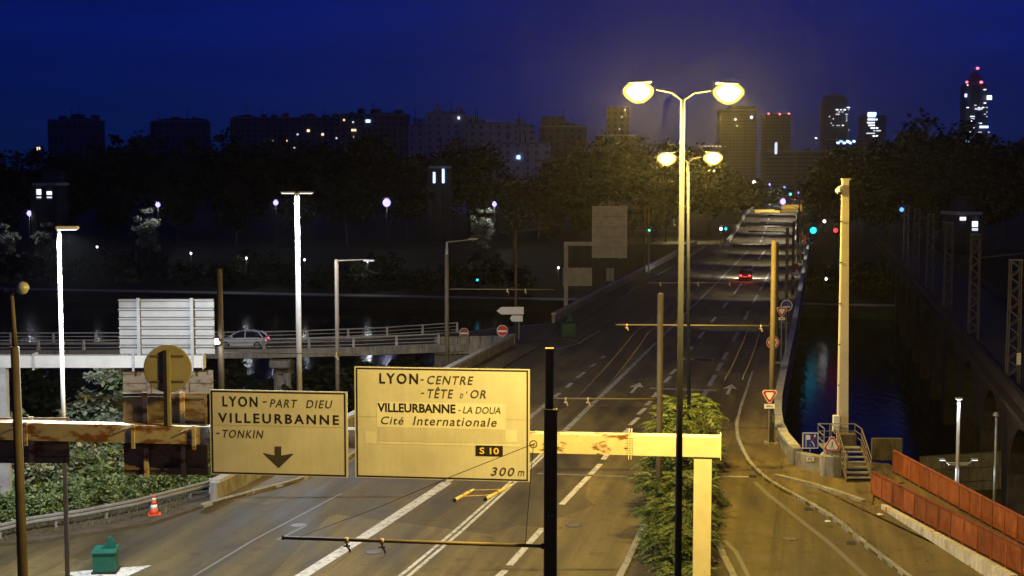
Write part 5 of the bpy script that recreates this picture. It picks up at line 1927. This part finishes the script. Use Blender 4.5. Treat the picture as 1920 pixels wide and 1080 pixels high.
for i, (px, Y, sc) in enumerate(mid):
    x = P(px, 900, Y).x
    plant(sh[(i + 1) % 3], (x, Y, emb_z(x, Y) - .05), rr.uniform(0, 6.28), sc * rr.uniform(.8, 1.35), 'green lit shrub massed on the left embankment below the rusty beam', G1)
for i, (px, yt, Y) in enumerate(((-18, 790, 60), (26, 770, 61.5), (58, 778, 60.5), (128, 792, 61), (150, 752, 62), (174, 716, 62.5), (199, 692, 63), (224, 706, 63.5), (410, 800, 80))):
    p = P(px, yt, Y)
    z0 = emb_z(p.x, Y) - .1
    plant(st_[i % 3], (p.x, Y, z0), rr.uniform(0, 6.28), (p.z - z0) / 8.0, 'pale lit small tree on the left embankment behind the shrubs', G2)
# grass and weeds on verge
gs = MB()
rg = random.Random(3)
for k in range(5200):
    u, o = rg.uniform(-2, L_ + 1), rg.choice((rg.uniform(-2.2, .6), rg.uniform(-1, 4), abs(rg.gauss(0, 5))))
    p = EA + ED * u + EN * o
    if o < 0 and p.x > KL(p.y) - .15:
        continue
    if p.x > -13.9:
        continue
    z = interp(eprof, o) if o > -.3 else .1
    p.z = z - .02
    a = rg.uniform(0, 6.28)
    h_, w_ = rg.uniform(.10, .38), rg.uniform(.012, .03)
    e = V(math.cos(a), math.sin(a), 0)
    t_ = p + V(rg.gauss(0, .10), rg.gauss(0, .10), h_)
    gs.add([p - e * w_, p + e * w_, t_], [(0, 1, 2)])
o = gs.build('grass', 'leaf_grass')
o['kind'] = 'stuff'; o['label'] = 'rough grass along the left verge and embankment'; o['category'] = 'grass'

# tree-of-heaven shrubs on the median: arching pinnate fronds
def make_ailanthus(seed, H, spread, n):
    rnd = random.Random(seed)
    t = thing('median_shrub', 'shrub', 'shrub')
    stems = MB()
    fr = MB()
    for k in range(7):
        a, ln = rnd.uniform(0, 6.28), rnd.uniform(.1, .5) * spread
        stems.tube(V(rnd.gauss(0, .1), rnd.gauss(0, .1), -.1), V(math.cos(a) * ln, math.sin(a) * ln, H * rnd.uniform(.6, .92)), .035, .012, 6)
    for k in range(n):
        u = rnd.random() ** .8
        a = rnd.uniform(0, 6.28)
        rad = spread * .38 * rnd.random() ** .6 * (1.1 - .35 * u)
        b = V(math.cos(a) * rad, math.sin(a) * rad, H * (.08 + .88 * u))
        a2 = a + rnd.gauss(0, .6)
        L = rnd.uniform(.5, 1.1) * spread * .46
        out = V(math.cos(a2), math.sin(a2), 0)
        rise, droop = rnd.uniform(.2, .7), rnd.uniform(.5, 1.2)
        ns = 7
        prev = b
        sd = V(-out.y, out.x, 0)
        for i in range(1, ns + 1):
            v_ = i / ns
            c = b + out * (L * v_) + V(0, 0, L * (rise * v_ - droop * v_ * v_ * .8))
            wl = L * .34 * (1 - .55 * abs(v_ - .4) - .25 * v_) 
            tang = (c - prev).normalized()
            for s in (-1, 1):
                tip = c + sd * (s * wl) + tang * (wl * .35) - V(0, 0, wl * rnd.uniform(.15, .5))
                m1 = lerp(c, tip, .45) + tang * (L * .085)
                m2 = lerp(c, tip, .45) - tang * (L * .085)
                fr.v += [c, m1, tip, m2]
                o_ = len(fr.v) - 4
                fr.f.append((o_, o_ + 1, o_ + 2, o_ + 3))
            prev = c
    stems.build('stems', 'bark', t, True)
    fr.build('fronds', 'leaf_ailanthus', t)
    return t
ai = [make_ailanthus(51 + k, 2.3, 1.95, 120) for k in range(3)]
GM = 'shrubs of the planted median'
for i, (px, Y, sc) in enumerate(((1236, 49.5, .62), (1266, 48.2, .72), (1304, 48.8, .64), (1246, 52, .8), (1290, 51, .8), (1314, 52, .66), (1236, 55, .95), (1282, 54.5, 1.0), (1310, 56, .8), (1250, 59, 1.1), (1296, 59, 1.15), (1306, 61, .85), (1258, 64, 1.25), (1300, 66, 1.4), (1276, 69, 1.35), (1266, 45, .5), (1296, 44, .55), (1316, 46, .45))):
    x = P(px, 900, Y).x
    plant(ai[i % 3], (x, Y, .08), rr.uniform(0, 6.28), sc, 'feathery leaved yellow lit shrub growing on the median round the poles', GM)
# dry weeds along the kerb line of the right pavement
wd = MB()
for k in range(900):
    y = rg.uniform(50, 66)
    x = KR(y) + abs(rg.gauss(.12, .12))
    p = V(x, y, .11)
    a = rg.uniform(0, 6.28)
    e = V(math.cos(a), math.sin(a), 0) * .012
    wd.add([p - e, p + e, p + V(rg.gauss(0, .05), rg.gauss(0, .05), rg.uniform(.04, .14))], [(0, 1, 2)])
o = wd.build('kerb_weeds', 'leaf_grass')
o['kind'] = 'stuff'; o['label'] = 'sparse weeds growing along the right kerb'; o['category'] = 'weeds'

# ------------------------------------------------------------------ far bank trees
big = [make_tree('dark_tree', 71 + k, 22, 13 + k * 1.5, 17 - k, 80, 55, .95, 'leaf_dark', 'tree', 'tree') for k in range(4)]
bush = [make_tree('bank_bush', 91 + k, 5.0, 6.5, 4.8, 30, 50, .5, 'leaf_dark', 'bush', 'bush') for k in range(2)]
def gz(Y, X):
    s = X * AX.x + Y * AX.y
    return interp(prof, s)
rt = random.Random(17)
def tree_at(px, ytop, Y, label, group, k=None, wide=1.0):
    p = P(px, ytop, Y)
    z0 = gz(Y, p.x)
    sc = (p.z - z0) / 22.0
    pr_ = big[rt.randrange(4) if k is None else k]
    return plant(pr_, (p.x, Y, z0), rt.uniform(0, 6.28), (sc * wide * rt.uniform(.9, 1.15)), label, group)
left_top = [(-40, 292), (20, 290), (75, 288), (130, 283), (185, 282), (240, 280), (295, 277), (350, 277), (405, 272), (460, 273), (515, 270), (570, 272), (625, 270), (680, 268), (735, 268), (785, 275), (838, 312)]
for px, yt in left_top:
    tree_at(px, yt + rt.uniform(-4, 5), rt.uniform(345, 385), 'dark tree in the unlit wood on the far bank, left of the pale apartment blocks', 'far bank wood left')
for px, yt in ((10, 345), (110, 350), (210, 345), (330, 350), (440, 342), (550, 345), (650, 338), (760, 335)):
    tree_at(px, yt, rt.uniform(305, 325), 'shorter dark tree at the foot of the left far bank wood', 'front row of the left far wood')
tree_at(880, 262, 352, 'large rounded dark tree standing against the pale apartment block', 'lone rounded tree', 1, 1.1)
for px, yt in ((935, 322), (972, 345), (1010, 330), (1050, 292), (1092, 282), (1140, 278), (1188, 270), (1235, 268), (1285, 262), (1330, 285)):
    tree_at(px, yt + rt.uniform(-4, 5), rt.uniform(330, 372), 'dark tree behind the lamp heads between pale blocks and far flyover', 'far bank wood centre')
for px, yt in ((900, 395), (960, 400), (1030, 392), (1095, 385), (1160, 380), (1225, 372)):
    tree_at(px, yt, rt.uniform(296, 312), 'low dark tree on the far bank beside the bridge end', 'low trees by the bridge end')
for px, yt in ((1548, 300), (1585, 292), (1625, 268), (1665, 252), (1708, 248), (1752, 250), (1798, 255), (1845, 262), (1890, 258), (1935, 262)):
    tree_at(px, yt + rt.uniform(-3, 5), rt.uniform(330, 390), 'tall dark tree of the right hand wood behind the railway masts', 'far bank wood right')
for px, yt in ((1610, 345), (1670, 335), (1730, 330), (1800, 335), (1870, 330), (1925, 335)):
    tree_at(px, yt, rt.uniform(285, 310), 'dark tree in front of the right hand wood, behind the railway', 'front row of right wood')
for px, yt, Y in ((1385, 338, 420), (1415, 345, 445), (1448, 352, 520), (1536, 345, 420), (1553, 352, 470)):
    tree_at(px, yt, Y, 'avenue tree lit green by street lamps beside the far flyover', 'lit avenue trees')
for px in list(range(-20, 1010, 62)):
    Y = 254 / (.9763 + .2165 * (px - 960) / F) + rt.uniform(0, 9)
    x = P(px, 500, Y).x
    plant(bush[rt.randrange(2)], (x, Y, gz(Y, x) - .2), rt.uniform(0, 6.28), rt.uniform(.75, 1.35), 'riverside bush at the water edge of the left far bank', 'riverside bushes left')
for px in (1535, 1570, 1620, 1665, 1720):
    Y = 255 / (.9763 + .2165 * (px - 960) / F) + rt.uniform(0, 6)
    x = P(px, 500, Y).x
    plant(bush[rt.randrange(2)], (x, Y, gz(Y, x) - .2), rt.uniform(0, 6.28), rt.uniform(.7, 1.1), 'riverside bush on the right far bank between bridge and railway', 'riverside bushes right')

# ------------------------------------------------------------------ lights on the far side
def post_lamp(label, px, py, Y, r, watts, group, color=(.86, .84, 1.0), lens='lens_far', pr_=.10, ground=None):
    p = P(px, py, Y)
    z0 = gz(Y, p.x) if ground is None else ground
    t = thing('park_lamp', label, 'street lamp', (p.x, Y, z0), group)
    MB().tube(V(p.x, Y, z0), p - V(0, 0, r * .9), pr_, pr_ * .6, 8).build('pole', 'dark_steel', t)
    MB().lathe(p, [(r * .3, -r), (r * .8, -r * .6), (r, 0), (r * .8, r * .6), (r * .3, r)], 10).build('globe', lens, t, True)  # globe enlarged to take in the lamp's bloom
    MB().lathe(p + V(0, 0, r), [(r * .5, 0), (r * .9, r * .15), (.03, r * .5)], 10).build('hood', 'galvanised', t)
    if watts:
        lamp(t, p - V(0, .2 + r, r * 1.3), watts, color, .15)
    return t
G = 'white park lamps of the far bank'
for px, py, Y, r, wt, lab in ((55, 400, 300, .55, 90, 'white park lamp at the far left edge'), (296, 384, 300, .52, 90, 'white park lamp above the slim mast at left'), (517, 380, 298, .55, 40, 'white park lamp just left of the thick white mast'),
                              (725, 380, 292, .85, 60, 'brightest white park lamp right of the thick white mast'), (927, 383, 290, .48, 110, 'white park lamp beside the pale lit tree'), (93, 377, 302, .36, 50, 'small bluish lamp by the lit pavilion at far left')):
    post_lamp(lab, px, py, Y, r, wt, G)
G = 'low lamps along the far riverside path'
for px, py, wt, lab in ((182, 463, 25, 'faint riverside lamp behind the slim mast'), (358, 475, 90, 'square riverside lamp above the ribbed sign back'), (462, 484, 150, 'riverside lamp left of the thick white mast over lit bushes'), (571, 487, 60, 'riverside lamp touching the thick white mast'), (689, 490, 160, 'riverside lamp behind the brown lamp pole'), (1047, 502, 60, 'riverside lamp left of the far gantry column')):
    Y = 252 / (.9763 + .2165 * (px - 960) / F)
    post_lamp(lab, px, py, Y, .20, wt * .22, G, (.9, .95, 1.0), 'lens_led', .07)
post_lamp('riverside lamp with pale lantern right of the bridge parapet', 1549, 523, 235, .22, 0, G, (.9, .9, 1.0), 'lens_led', .07)
# lit trees beside lamps
for px, py, Y, sc, lab in ((905, 402, 291, .55, 'small pale tree brightly lit by the park lamp beside it'), (277, 402, 301, .6, 'small pale tree under the park lamp above the slim mast'), (12, 430, 299, .6, 'small lit tree at the left picture edge on the far bank'), (82, 428, 299, .5, 'small lit tree right of the far left park lamp')):
    p = P(px, py, Y)
    s_ = (p.z - gz(Y, p.x) + 1.2) / 8.0
    plant(st_[0], (p.x, Y, gz(Y, p.x)), rt.uniform(0, 6.28), max(.5, s_), lab, 'lit trees by the park lamps')
# far avenue
G = 'lamps of the far avenue'
for px, py, Y, r, lens, wt, col, lab in ((1468, 378, 470, 1.0, 'lens_far', 160, (.8, .85, 1), 'bluish white lamp glaring above the yellow boards'), (1414, 342, 430, .5, 'lens_warm', 380, (1, .92, .6), 'yellowish lamp in the lit avenue trees at left'), (1443, 346, 520, .35, 'lens_far', 60, (.8, .85, 1), 'small bluish lamp between the avenue trees'),
                                         (1471, 351, 600, .45, 'signal_blue', 0, (1, 1, 1), 'small blue light far down the avenue'), (1497, 361, 620, .4, 'lens_far', 60, (.9, .9, 1), 'small white lamp above the queue of tail lights'), (1530, 348, 440, .35, 'lens_warm', 220, (1, .95, .6), 'yellowish lamp in the avenue trees at right'), (1534, 365, 460, .3, 'lens_warm', 0, (1, 1, 1), 'small yellow light right of the avenue')):
    post_lamp(lab, px, py, Y, r, wt, G, col, lens, .12)
def signal(label, px, py, Y, r, m_, ground=None, watts=0, col=(1, 1, 1)):
    p = P(px, py, Y)
    z0 = max(gz(Y, p.x), -9) if ground is None else ground
    t = thing('traffic_signal', label, 'traffic light', (p.x, Y, z0), 'traffic signals')
    MB().tube(V(p.x, Y + .3, z0), V(p.x, Y + .3, p.z + r * 2), .08, .08, 8).build('post', 'dark_steel', t)
    MB().box(p + V(0, .25, 0), (r * 2.3, .3, r * 5), 0, .04).build('signal_box', 'dark_steel', t)
    MB().lathe(p + V(0, .08, 0), [(r, 0), (r * .9, -r * .35), (r * .4, -r * .6)], 12, (0, 1, 0)).build('lens', m_, t, True)  # bloom of the light put into an oversized lens
    if watts:
        lamp(t, p - V(0, r + .5, 0), watts, col, .1)
    return t
signal('large cyan traffic light glowing right of the pole row', 1525, 432, 262, .62, 'signal_cyan', 0)
signal('red traffic light right of the large cyan one', 1567, 432, 262, .42, 'signal_red', -3)
signal('pedestrian signal with pale face left of the flyover wall', 1352, 429, 296, .30, 'head_white', 0)
signal('small turquoise signal beside the flyover wall', 1361, 429, 297, .28, 'signal_cyan', 0)
signal('blue signal light on the railway at right', 1691, 393, 240, .38, 'signal_blue', 0)
signal('red railway signal light above the blue one', 1660, 360, 300, .26, 'tail_pink', 0)
signal('yellow light by the right avenue trees', 1546, 415, 300, .32, 'lens_warm', 0)
signal('tiny cyan signal on the far left bank', 895, 525, 262, .22, 'signal_cyan')
signal('green signal far down the avenue', 1482, 364, 560, .5, 'signal_green', 5)
signal('small red light left of the far avenue', 1457, 362, 540, .35, 'tail_pink', 5)
# queue of cars far down the avenue: copies of the red car with their tail lights
for k, px in enumerate((1488, 1494, 1500, 1507, 1513)):
    Y = 585 + k * 7
    x = P(px, 372, Y).x
    c_ = copy_tree(tc, V(x, Y, P(px, 377, Y).z), hd - math.pi * 0, None, f'{["first", "second", "third", "fourth", "fifth"][k]} from left of the far cars queueing with red tail lights', 'cars queueing on the avenue')
    c_.rotation_euler = (0, 0, 0)
    for ch in list(c_.children):
        if ch.type == 'LIGHT' or ch.name.startswith(('mirror', 'number', 'bumper')):
            bpy.data.objects.remove(ch)
# red-lit antenna behind the cream mast
t = thing('antenna_mast', 'thin distant mast with red warning lights left of the cream mast top', 'mast', (P(1566, 340, 700).x, 700, 0))
x = t.location.x
MB().tube(V(x, 700, 0), P(1566, 306, 700), .5, .2, 6).build('shaft', 'dark_steel', t)
for px, py in ((1560, 310), (1572, 323), (1556, 338)):
    MB().lathe(P(px, py, 699), [(.1, -.7), (.75, 0), (.1, .7)], 8).build('warning_light', 'tail_pink' if px == 1572 else 'beacon_red', t)
# yellow boards beyond the crest
for (x0, y0_, x1, y1_, Y, lab) in ((1415, 393, 1462, 411, 404, 'left yellow direction board just beyond the flyover crest'), (1465, 384, 1504, 410, 412, 'right taller yellow direction board beyond the flyover crest')):
    a, b = P(x0, y1_, Y), P(x1, y0_, Y)
    t = thing('yellow_board', lab, 'road sign', ((a.x + b.x) / 2, Y, 4.1), 'yellow boards beyond the crest')
    MB().box(((a.x + b.x) / 2, Y, (a.z + b.z) / 2), (b.x - a.x, .12, b.z - a.z)).build('panel', 'sign_yellow', t)
    for k in (.3, .5, .68):
        MB().box(((a.x + b.x) / 2 + .2, Y - .075, lerp(b.z, a.z, k)), ((b.x - a.x) * .6, .02, .16)).build('text_row', 'sign_brown', t)
    for s in (.15, .85):
        MB().tube(V(lerp(a.x, b.x, s), Y + .15, -.3), V(lerp(a.x, b.x, s), Y + .15, b.z), .1, .1, 8).build('post', 'galvanised', t)
    lamp(t, V((a.x + b.x) / 2, Y - 4.5, b.z + 1.6), 110, (1, .85, .55), .2, 'board_lamp', 'SPOT', aim=(0, 1, -.5), angle=110)
    MB().beam(V((a.x + b.x) / 2, Y, b.z), V((a.x + b.x) / 2, Y - 4.5, b.z + 1.75), .08, .08).build('lamp_arm', 'galvanised', t)
    MB().box(((a.x + b.x) / 2, Y - 4.5, b.z + 1.8), (.9, .4, .14)).build('lamp_head', 'galvanised', t)

# ------------------------------------------------------------------ buildings
def block(name, label, px0, px1, ytop, Y, m_, depth=16, extras=(), lit=(), z0=-.3, group=None, cat='building', rot=0):
    a, b = P(px0, ytop, Y), P(px1, ytop, Y)
    cx_ = (a.x + b.x) / 2
    t = thing(name, label, cat, (cx_, Y, z0), group)
    W_ = b.x - a.x
    MB().box((cx_, Y + depth / 2, (z0 + a.z) / 2), (W_, depth, a.z - z0)).build('wall', m_, t)
    MB().box((cx_, Y + depth / 2, a.z + .3), (W_ + .6, depth + .6, .6)).build('roof_edge', 'facade_grey', t)
    for (e0, e1, et) in extras:
        p_, q_ = P(e0, et, Y), P(e1, et, Y)
        MB().box(((p_.x + q_.x) / 2, Y + depth / 2 - .6, (a.z + p_.z) / 2), (q_.x - p_.x, depth * .7, p_.z - a.z)).build('roof_house', m_, t)
    rq = random.Random(int(px0))
    for k in range(max(2, int((px1 - px0) / 16))):                # lift rooms, vents and aerials on the roof
        x_ = rq.uniform(a.x + 2, b.x - 2)
        w_, h_ = rq.uniform(1.5, 5), rq.uniform(1.2, 3.6)
        MB().box((x_, Y + depth * rq.uniform(.3, .7), a.z + h_ / 2), (w_, 3, h_)).build('roof_plant', m_, t)
        if k % 3 == 0:
            MB().tube(V(x_, Y + 4, a.z), V(x_, Y + 4, a.z + rq.uniform(4, 8)), .25, .12, 5).build('aerial', 'dark_steel', t)
    # stair tower ribs and balcony strips give the front its relief
    n = max(2, int(W_ / 11))
    for k in range(n + 1):
        MB().box((a.x + W_ * k / n, Y - .4, (z0 + a.z) / 2), (1.1, .8, a.z - z0 - .5)).build('pilaster', m_, t)
    for (lx, ly, w_, h_, lm_) in lit:
        p_ = P(lx, ly, Y - .45)
        s = Y / F
        MB().box(p_, (w_ * s, .2, h_ * s)).build('window', lm_, t)
    return t
block('apartment_block', 'dark apartment block farthest left on the skyline', 92, 179, 226, 720, 'facade_slab', extras=((118, 165, 221),))
block('apartment_block', 'dark stepped apartment block second from left on the skyline', 284, 382, 228, 720, 'facade_slab', extras=((305, 378, 222),))
block('apartment_annex', 'low dark wing left of the stepped apartment block', 243, 283, 260, 735, 'facade_slab')
block('apartment_slab', 'long dark apartment slab with several lit windows', 434, 636, 222, 700, 'facade_slab', extras=((436, 480, 218),), lit=((578, 245, 5, 4, 'window_warm'), (605, 252, 4, 4, 'window_warm'), (537, 264, 3, 3, 'window_warm'), (558, 252, 3, 3, 'window_dim'), (511, 265, 3, 3, 'window_dim'), (631, 259, 3, 3, 'window_dim'), (552, 277, 3, 2, 'window_dim')))
block('apartment_slab', 'taller dark slab end with bright bluish window near its roof', 637, 764, 216, 690, 'facade_slab', extras=((640, 682, 212), (712, 735, 211)), lit=((690, 227, 8, 5, 'window_blue'), (645, 225, 3, 3, 'window_warm'), (662, 229, 3, 3, 'window_dim'), (661, 244, 4, 4, 'window_warm'), (666, 244, 3, 4, 'window_warm'), (664, 257, 3, 3, 'window_warm')))
block('apartment_tower', 'pale apartment tower behind the rounded tree', 800, 872, 214, 560, 'facade_pale', extras=((812, 866, 208),), lit=((860, 221, 3, 4, 'window_white'),))
block('apartment_tower', 'pale grey block left of the pale tower, partly behind trees', 768, 800, 236, 575, 'facade_pale')
block('apartment_tower', 'pale grey block right of the pale tower', 873, 958, 232, 575, 'facade_pale', lit=((910, 345, 4, 4, 'window_white'),))
block('apartment_tower', 'pale block with single bright window, lower right of the towers', 940, 1030, 270, 520, 'facade_pale', lit=((972, 295, 6, 6, 'window_blue'), (1018, 358, 7, 4, 'window_warm')))
block('apartment_tower', 'grey block seen above the pale ones', 958, 1000, 236, 640, 'facade_pale')
block('apartment_tower', 'dark brownish twin topped tower left of the lamp glow', 1014, 1098, 238, 620, 'facade_slab', extras=((1016, 1060, 218), (1066, 1098, 234)))
block('apartment_tower', 'dim block with a column of faint windows under the left lamp head', 1120, 1196, 255, 640, 'facade_slab', lit=((1172, 206, 2, 3, 'window_dim'), (1166, 219, 3, 2, 'window_dim'), (1146, 255, 2, 2, 'window_dim'), (1162, 242, 2, 2, 'window_dim'), (1150, 284, 2, 2, 'window_dim')), extras=((1140, 1180, 200),))
block('office_tower', 'tall dim tower behind the right lamp head', 1352, 1418, 206, 1500, 'facade_tower', 30, extras=((1372, 1418, 198),), lit=((1409, 220, 4, 5, 'window_blue'), (1379, 224, 3, 3, 'window_white'), (1382, 236, 2, 2, 'window_warm')))
rl_ = block('office_building', 'low office roofline with a row of tiny lights', 1318, 1362, 276, 900, 'facade_tower', lit=tuple((1322 + k * 7, 274, 2, 2, 'window_warm') for k in range(5)))
block('office_tower', 'square dark tower with red roof lights', 1437, 1482, 214, 1500, 'facade_tower', 30, lit=((1441, 213, 3, 3, 'beacon_red'), (1462, 214, 3, 3, 'beacon_red'), (1479, 213, 3, 3, 'beacon_red')))
block('office_building', 'low dark building with thin white strip below the square tower', 1440, 1545, 284, 1200, 'facade_tower', lit=((1455, 278, 5, 22, 'window_dim'), (1530, 259, 4, 2, 'window_white')))
# rounded tower
def round_tower(label, pxc, w, ytop, Y, prof_, lit=(), n=24, m_='facade_tower'):
    c = P(pxc, ytop, Y)
    t = thing('office_tower', label, 'building', (c.x, Y, -.3))
    hw = w / 2 * Y / F
    H_ = c.z + .3
    MB().lathe(V(c.x, Y + hw, -.3), [(hw * r_, H_ * h_) for r_, h_ in prof_], n).build('shaft', m_, t)
    for (lx, ly, w_, h_, lm_) in lit:
        if lm_ in ('window_dim', 'window_white') and w_ < 8:
            lx, ly, w_, h_ = round(lx / 3.6) * 3.6, round(ly / 4.2) * 4.2, 2.2 if w_ < 4 else w_ * .8, 1.6
        p_ = P(lx, ly, Y - 1.0)
        s = Y / F
        MB().box(p_ + V(0, 0, 0), (w_ * s, 1.0, h_ * s)).build('window', lm_, t)
    return t
rw_ = random.Random(9)
lit1 = [(1566 + rw_.uniform(-2, 26), 203 + rw_.uniform(0, 12), rw_.uniform(2, 7), 2, rw_.choice(('window_white', 'window_dim'))) for k in range(12)] + [(1560 + rw_.uniform(-4, 30), 215 + rw_.uniform(0, 30), 2.5, 2, 'window_dim') for k in range(12)] + [(1582, 237, 4, 4, 'window_white')]
round_tower('dark round topped tower with scattered lit windows', 1571, 53, 174, 2300, [(1, 0), (1, .84), (.95, .91), (.78, .97), (.3, 1.0)], lit1)
lit2 = [(1571 + k * 6, 268 - (k % 2) * 3, 5, 4, 'window_blue') for k in range(6)] + [(1591, 266, 5, 4, 'window_white')]
block('office_building', 'low building with bright blue white windows below the round topped tower', 1556, 1618, 262, 1400, 'facade_tower', lit=tuple(lit2))
block('office_tower', 'small bright office tower with glowing white top', 1623, 1661, 216, 2000, 'facade_tower', 40, lit=tuple([(1635, 215, 16, 9, 'window_blue'), (1636, 224, 18, 3, 'window_white')] + [(1630 + rw_.uniform(0, 26), 230 + k * 5, rw_.uniform(6, 18), 2.2, rw_.choice(('window_white', 'window_dim', 'window_white'))) for k in range(6)]), extras=((1626, 1644, 212),))
lit3 = [(1833, 128, 5, 4, 'beacon_red'), (1813, 154, 4, 4, 'beacon_red'), (1840, 154, 5, 4, 'beacon_red'), (1815, 161, 3, 3, 'window_white'), (1848, 167, 6, 4, 'window_white'), (1811, 179, 4, 6, 'window_blue'), (1855, 183, 9, 8, 'window_white'), (1814, 203, 5, 3, 'window_white'), (1835, 204, 14, 3, 'window_dim'), (1845, 238, 16, 4, 'window_blue'), (1814, 262, 5, 14, 'window_blue')] + [(1838 + rw_.uniform(-20, 18), 190 + rw_.uniform(0, 60), rw_.uniform(2, 6), 2, rw_.choice(('window_dim', 'window_white', 'window_dim'))) for k in range(22)]
round_tower('tall pointed dark tower at right with lit windows and red lights', 1836, 50, 131, 2600, [(1, 0), (1, .84), (.97, .87), (.80, .89), (.55, .93), (.06, 1.0)], lit3, 20)
block('lit_pavilion', 'small lit white pavilion at far left below the wood', 64, 104, 348, 300, 'facade_dark', 8, lit=((74, 360, 10, 10, 'shop_lit'), (92, 362, 16, 6, 'shop_lit'), (84, 370, 30, 3, 'window_dim')))
block('lit_hall', 'hall with bluish lit tall windows left of the rounded tree', 806, 842, 316, 318, 'facade_dark', 8, lit=((814, 333, 4, 20, 'window_blue'), (822, 334, 4, 22, 'window_blue'), (831, 330, 4, 26, 'window_blue')))
block('lit_shed', 'white lit building front among the railway masts at right', 1792, 1838, 403, 262, 'facade_dark', 8, lit=((1806, 410, 22, 6, 'shop_lit'), (1823, 420, 20, 10, 'shop_lit'), (1825, 430, 18, 5, 'window_dim')))
block('far_dome', 'tiny warm lit tower top on the horizon at far left', 66, 78, 276, 1800, 'facade_pale', 10, lit=((72, 279, 6, 6, 'window_warm'),))

# road lamps along the flyover
for k, Y in enumerate((308, 338, 368, 400)):
    z, a, b = [interp([(q_[0], q_[i]) for q_ in fly], Y) for i in (1, 2, 3)]
    t = thing('road_lamp', f'{["first", "second", "third", "fourth"][k]} dark road lamp leaning over the lit flyover', 'street lamp', (b + .6, Y, z - .4), 'road lamps on the flyover')
    MB().tube(V(b + .6, Y, z - .4), V(b + .6, Y, z + 7.3), .16, .1, 8).build('pole', 'dark_steel', t)
    MB().path([V(b + .6, Y, z + 7.2), V(b - 1, Y, z + 7.7), V(b - 4, Y, z + 7.8)], .06, 6).build('arm', 'dark_steel', t)
    MB().box((b - 4.5, Y, z + 7.8), (1.1, .42, .2), 0, .06).build('lamp_head', 'dark_steel', t)
    MB().box((b - 4.5, Y, z + 7.705), (.7, .3, .02)).build('lens', 'lens_warm', t)
    lamp(t, V(b - 4.5, Y, z + 7.67), 700, (1.0, .88, .66), .02, kind='SPOT', aim=(-.1, 0, -1), angle=118, blend=.3)

# ------------------------------------------------------------------ night air: thin haze added for the glow round the lamps
hz = MB().box((500, 1300, 118), (5600, 3400, 264))
haze = hz.build('haze', 'facade_grey')
hm = bpy.data.materials.new('haze_air')
hm.use_nodes = True
nt = hm.node_tree
nt.nodes.remove(nt.nodes['Principled BSDF'])
pvn = nt.nodes.new('ShaderNodeVolumePrincipled')
pvn.inputs['Color'].default_value = (.9, .9, .92, 1)
pvn.inputs['Density'].default_value = .00007
pvn.inputs['Anisotropy'].default_value = .82
nt.links.new(pvn.outputs[0], nt.nodes['Material Output'].inputs['Volume'])
haze.data.materials.clear()
haze.data.materials.append(hm)
haze['kind'] = 'stuff'

# bushes added on the near bank to darken the gap under the slip ramp
for k, X in enumerate(range(-52, -4, 5)):
    Y = 113.6 + (k % 3) * 1.2
    plant(bush[k % 2], (X, Y, -9.05), k * 1.3, 1.25 + .12 * (k % 3), 'bush', 'bushes under the slip ramp')
t = thing('road_lamp', 'added road lamp at the left of the far junction beside the flyover', 'street lamp', (PL(306) - 8, 306, -.1), 'road lamps on the flyover')  # lamp added to brighten the left of the far junction
MB().tube(V(PL(306) - 8, 306, -.1), V(PL(306) - 8, 306, 7.6), .16, .1, 8).build('pole', 'dark_steel', t)
MB().path([V(PL(306) - 8, 306, 7.5), V(PL(306) - 6, 306, 7.9), V(PL(306) - 4.4, 306, 8.0)], .06, 6).build('arm', 'dark_steel', t)
MB().box((PL(306) - 4, 306, 8.0), (1.1, .42, .2), 0, .06).build('lamp_head', 'dark_steel', t)
MB().box((PL(306) - 4, 306, 7.9), (.7, .3, .02)).build('lens', 'lens_warm', t)
lamp(t, V(PL(306) - 4, 306, 7.86), 500, (1.0, .9, .72), .02, kind='SPOT', aim=(.2, 0, -1), angle=118, blend=.3)

# ------------------------------------------------------------------ every plant of a row is named by its place in it
ONES = ['first', 'second', 'third', 'fourth', 'fifth', 'sixth', 'seventh', 'eighth', 'ninth', 'tenth', 'eleventh', 'twelfth', 'thirteenth', 'fourteenth', 'fifteenth', 'sixteenth', 'seventeenth', 'eighteenth', 'nineteenth', 'twentieth']
ROWS = {'far bank wood left': '{} tree from the left in the dark wood on the far left bank',
        'front row of the left far wood': '{} from the left of the shorter trees fronting the far left wood',
        'far bank wood centre': '{} from the left of the dark trees behind the lamp heads',
        'low trees by the bridge end': '{} from the left of the low dark trees beside the far bridge end',
        'far bank wood right': '{} from the left of the tall dark trees behind the railway masts',
        'front row of right wood': '{} from the left of the nearer dark trees behind the railway',
        'lit avenue trees': '{} from the left of the lamp lit trees beside the far flyover',
        'riverside bushes left': '{} bush from the left along the far left water edge',
        'riverside bushes right': '{} bush from the left between bridge and railway on the far bank',
        'bushes under the slip ramp': '{} added dark bush from the left under the slip ramp',
        'weeds behind the guard rail': '{} low weed shrub from the left close behind the guard rail',
        'shrubs on the left embankment': '{} from the left of the lit green shrubs below the rusty beam',
        'small trees on the left embankment': '{} from the left of the pale small trees behind the embankment shrubs'}
for gname, tmpl in ROWS.items():
    row = [o for o in COL.objects if o.get('group') == gname and o.parent is None]
    row.sort(key=lambda o: o.location.x / o.location.y)
    for o, w_ in zip(row, ONES):
        o['label'] = tmpl.format(w_)
row = sorted([o for o in COL.objects if o.get('group') == GM and o.parent is None], key=lambda o: o.location.y)
for o, w_ in zip(row, ONES):
    o['label'] = f'{w_} feathery median shrub counted from the camera towards the bridge'
